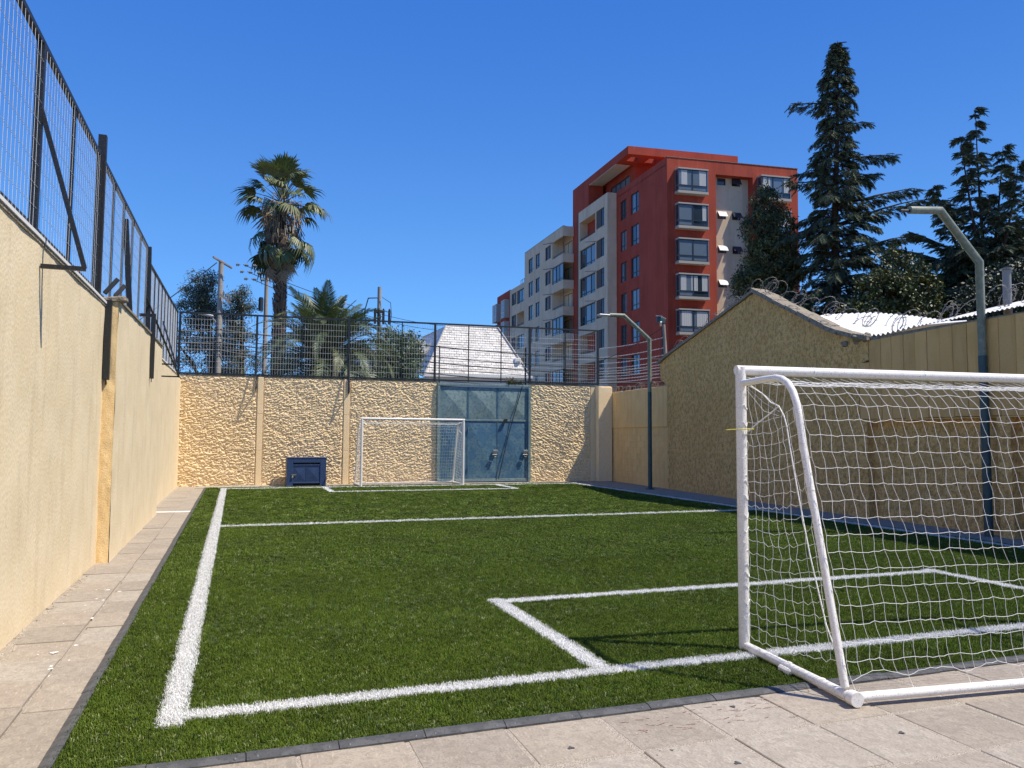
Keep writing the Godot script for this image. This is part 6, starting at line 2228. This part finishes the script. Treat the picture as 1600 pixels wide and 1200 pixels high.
	leafy("dark_tree", "dark spreading tree low behind the flue pipe, at the right edge", "tree", V(34.0, 0, 25.5), [[[Vector3(0, -0.07, 0), Vector3(0.1, 4, 0), Vector3(0.2, 8, 0)], [0.35, 0.25, 0.08]], [[Vector3(0.1, 4, 0), Vector3(1.8, 6.5, 0), Vector3(3, 8, 0)], [0.2, 0.12, 0.03]], [[Vector3(0.1, 4, 0), Vector3(-1.6, 6.5, 0), Vector3(-2.6, 7.6, 0)], [0.2, 0.12, 0.03]]],
		[[Vector3(0.0, 8.6, 0), Vector3(1.9, 1.2, 1.6), 120], [Vector3(-1.9, 7.6, 0), Vector3(1.5, 1.2, 1.3), 90], [Vector3(2.0, 8.0, 0), Vector3(1.8, 1.3, 1.4), 110], [Vector3(0.2, 6.6, 0), Vector3(2.8, 1.2, 1.6), 120], [Vector3(4.0, 7.0, 0), Vector3(1.7, 1.6, 1.4), 90], [Vector3(1.0, 5.0, 0), Vector3(3.8, 1.1, 1.6), 110], [Vector3(-2.4, 5.8, 0), Vector3(1.6, 1.2, 1.4), 80]],
		oval, [Color(0.024, 0.036, 0.018), Color(0.034, 0.048, 0.020), Color(0.018, 0.028, 0.014)], 1.0)
	# grey-green trees on the left
	var fine := leaf_tuft(10, 0.20, 0.20, 0.20)
	var gl := [Color(0.11, 0.13, 0.085), Color(0.08, 0.10, 0.062), Color(0.14, 0.16, 0.115)]
	var lob := []
	for k in 30:
		var q := k / 29.0
		var y := lerpf(4.6, 10.0, q)
		var w := lerpf(1.9, 0.35, q)
		lob.append([Vector3(-0.8 + r(-w, w), y + r(-0.2, 0.2), r(-0.8, 0.8)), Vector3(r(0.5, 1.0), r(0.14, 0.24), 0.5), 9])
	for k in 12:
		lob.append([Vector3(-0.9 + r(-0.5, 0.5), r(6.8, 10.1), r(-0.5, 0.5)), Vector3(r(0.25, 0.5), r(0.15, 0.25), 0.4), 6])
	leafy("pepper_tree", "feathery grey-green tree in loose tiers, behind the pole with the crossarm", "tree", V(-0.9, 0, 45), [[[Vector3(0, -0.07, 0), Vector3(-0.3, 4, 0), Vector3(-0.9, 10, 0)], [0.28, 0.2, 0.02]], [[Vector3(-0.2, 3, 0), Vector3(-1.5, 5.5, 0), Vector3(-2.6, 7.0, 0)], [0.12, 0.08, 0.01]]], lob, fine, gl, 1.0)
	lob = []
	for k in 24:
		var q := k / 23.0
		lob.append([Vector3(r(-1, 1) * lerpf(1.15, 0.2, q * q), lerpf(4.4, 9.6, q), r(-0.7, 0.7)), Vector3(lerpf(0.7, 0.3, q), lerpf(0.4, 0.25, q), 0.6), 10])
	leafy("pepper_tree", "rounder grey-green tree between the crossarm pole and the fan palm", "tree", V(0.1, 0, 46.5), [[[Vector3(0, -0.07, 0), Vector3(0.1, 5, 0), Vector3(0.0, 9.7, 0)], [0.3, 0.2, 0.02]]], lob, fine, gl, 0.95)
	lob = []
	for k in 16:
		lob.append([Vector3(r(-0.75, 0.75), lerpf(3.4, 6.1, k / 15.0), r(-0.6, 0.6)), Vector3(0.42, 0.32, 0.45), 15])
	leafy("young_tree", "light green young tree between the third utility pole and the slate roof", "tree", V(7.0, 0, 34.6), [[[Vector3(0, -0.07, 0), Vector3(0.1, 3, 0), Vector3(0.0, 6.1, 0)], [0.12, 0.09, 0.01]]], lob, leaf_tuft(9, 0.14, 0.16, 0.4), [Color(0.075, 0.12, 0.045), Color(0.055, 0.095, 0.035), Color(0.10, 0.145, 0.06)], 1.0)
	lob = []
	for k in 40:
		lob.append([Vector3(r(-4.5, 6.0), r(2.5, 4.3), r(-1.0, 1.0)), Vector3(0.7, 0.5, 0.7), 16])
	leafy("hedge", "dark hedge along the street behind the fence, under the bushy palm", "hedge", V(2.0, 0, 39.5), [[[Vector3(-3, -0.07, 0), Vector3(-3, 3, 0)], [0.1, 0.06]], [[Vector3(0, -0.07, 0), Vector3(0, 3, 0)], [0.1, 0.06]], [[Vector3(4, -0.07, 0), Vector3(4, 3, 0)], [0.1, 0.06]]], lob, oval, [Color(0.035, 0.055, 0.022), Color(0.05, 0.072, 0.028)], 1.0)

# ---------------------------------------------------------------- razor wire and the rest
func coil(label: String, path: Array, rad: float, pitch: float, group := "") -> void:
	var t := thing("razor_wire", label, "razor wire", Vector3.ZERO, 0.0, group)
	var mb := MB.new()
	var pts := PackedVector3Array()
	var barbs := MB.new()
	var a := r(0, TAU)
	for k in path.size() - 1:
		var p0: Vector3 = path[k]
		var p1: Vector3 = path[k + 1]
		var d := (p1 - p0).normalized()
		var side := d.cross(UP).normalized()
		var up := side.cross(d).normalized()
		var len := p0.distance_to(p1)
		var n := int(len / pitch * 14.0)
		for j in n:
			var q := j / float(n)
			var rr := rad * (0.85 + 0.22 * sin(a * 0.31) + 0.1 * sin(a * 0.117))
			var o := p0.lerp(p1, q) + d * pitch * (0.4 * sin(a * 1.0) + 0.9 * sin(a * 0.21)) + side * cos(a) * rr * 0.8 + up * (sin(a) * rr + rr * 0.8)
			pts.append(o)
			if j % 2 == 0:
				barbs.rod(o - d * 0.035, o + d * 0.035, 0.006, 3, false)
			a += TAU / 14.0
	mb.tube(pts, 0.006, 4, false)
	part(t, "coil", mb, M.razor)
	part(t, "barbs", barbs, M.razor, "stuff")

func wire_on_right() -> void:
	coil("razor wire coiled along the left slope of the gable coping", [R(3.9, 4.07, -0.2), R(6.2, 4.66, -0.2), R(8.2, 5.15, -0.2)], 0.15, 0.22)
	coil("razor wire coiled from the gable's peak down its right slope", [R(8.3, 5.25, -0.2), R(10.0, 4.52, -0.2), R(11.4, 3.95, -0.25), R(12.3, 3.72, -0.3)], 0.19, 0.24)
	coil("razor wire coiled along the white roof above the boarded wall", [R(12.3, 3.62, -0.35), R(13.4, 3.66, -0.35), R(15.0, 3.78, -0.5), R(17.0, 3.9, -0.5)], 0.17, 0.24)
	coil("razor wire coiled along the top of the low wall in the far corner", [R(-0.7, 3.14, -0.12), R(1.5, 3.13, -0.12), R(3.3, 3.12, -0.12)], 0.10, 0.20)
	# barbed strands from the fence's end to the flood-light post
	var t := thing("barbed_wire", "level strands of barbed wire strung between the far fence and the floodlight post", "barbed wire")
	var ys := [4.62, 4.30, 4.08, 3.90, 3.80, 3.72, 3.62, 3.52, 3.42]
	for y in ys:
		var mb := MB.new()
		var pts := PackedVector3Array()
		for k in 13:
			pts.append(B(12.05, y + 0.05, 0.0).lerp(R(3.35, y, -0.12), k / 12.0) - UP * 0.05 * sin(PI * k / 12.0))
		mb.tube(pts, 0.0065, 4, false)
		for k in 24:
			var o := B(12.05, y + 0.05, 0.0).lerp(R(3.35, y, -0.12), k / 24.0) - UP * 0.05 * sin(PI * k / 24.0)
			mb.rod(o - Vector3(0.02, 0.03, 0), o + Vector3(0.02, 0.03, 0), 0.004, 3, false)
		part(t, "strand", mb, M.wire)
	var f := thing("floodlight", "floodlight on a leaning wooden post at the left end of the gable coping", "floodlight")
	var mb := MB.new()
	mb.tube(PackedVector3Array([R(3.42, 3.86, -0.12), R(3.28, 5.02, -0.12)]), [0.055, 0.05], 10)
	part(f, "wooden_post", mb, M.wood)
	mb = MB.new()
	mb.bar(R(3.16, 3.2, -0.16), R(3.16, 5.05, -0.16), 0.07, 0.07, Vector3.FORWARD)
	part(f, "steel_post", mb, M.black)
	mb = MB.new()
	mb.cbox(R(3.28, 5.15, -0.02), Vector3(0.30, 0.17, 0.18), 0.03, Basis.from_euler(Vector3(0.2, 0.5, -0.15)))
	var hd := part(f, "lamp_housing", mb, M.teal)
	mb = MB.new()
	mb.cbox(R(3.28, 5.245, -0.02), Vector3(0.32, 0.02, 0.2), 0.006, Basis.from_euler(Vector3(0.2, 0.5, -0.15)))
	part(hd, "housing_top", mb, M.galv)
	mb = MB.new()
	mb.bar(R(3.30, 4.98, 0.0), R(3.42, 5.08, 0.05), 0.05, 0.05)
	part(f, "bracket", mb, M.white_paint)
	cable("cable", R(3.3, 4.95, -0.1), B(12.0, 4.2, 0.05), 0.1, 0.012, "thin cable drooping from the floodlight to the end of the far fence", "", M.black)

func small_things() -> void:
	# worn red paint scuffs on the slabs, old chalk left by play
	var p: Node3D = get_node("pavement")
	var mb := MB.new()
	for k in 90:
		var c := V(r(2.0, 3.3), 0.0022, 3.78 + 0.10 * sin(k * 0.4) + r(-0.07, 0.05))
		var l := r(0.006, 0.03)
		var d := Vector3(1, 0, r(-0.4, 0.4)).normalized()
		var s := Vector3(-d.z, 0, d.x) * r(0.001, 0.004)
		mb.quad(c - d * l - s * 0.4, c + d * l - s, c + d * l * 0.8 + s, c - d * l * 0.9 + s, UP)
	part(p, "red_scuff", mb, mat(Color(0.37, 0.235, 0.20), 0.9), "stuff")
	for k in 7:
		var c: Vector3 = [V(1.62, 0.002, 3.62), V(2.02, 0.002, 3.44), V(2.08, 0.002, 3.43), V(2.75, 0.002, 3.86), V(1.98, 0.002, 3.40), V(3.36, 0.002, 3.24), V(2.3, 0.002, 3.2)][k]
		mb = MB.new()
		for q in 8:
			var ra := 0.024 * (0.7 + 0.3 * sin(q * 2.3 + k))
			var rb := 0.024 * (0.7 + 0.3 * sin((q + 1) % 8 * 2.3 + k))
			mb.tri(c + UP * 0.0012, c + Vector3(cos(q * TAU / 8) * ra, 0, sin(q * TAU / 8) * ra), c + Vector3(cos((q + 1) * TAU / 8) * rb, 0, sin((q + 1) * TAU / 8) * rb), UP)
		part(p, "old_gum", mb, M.rubber)
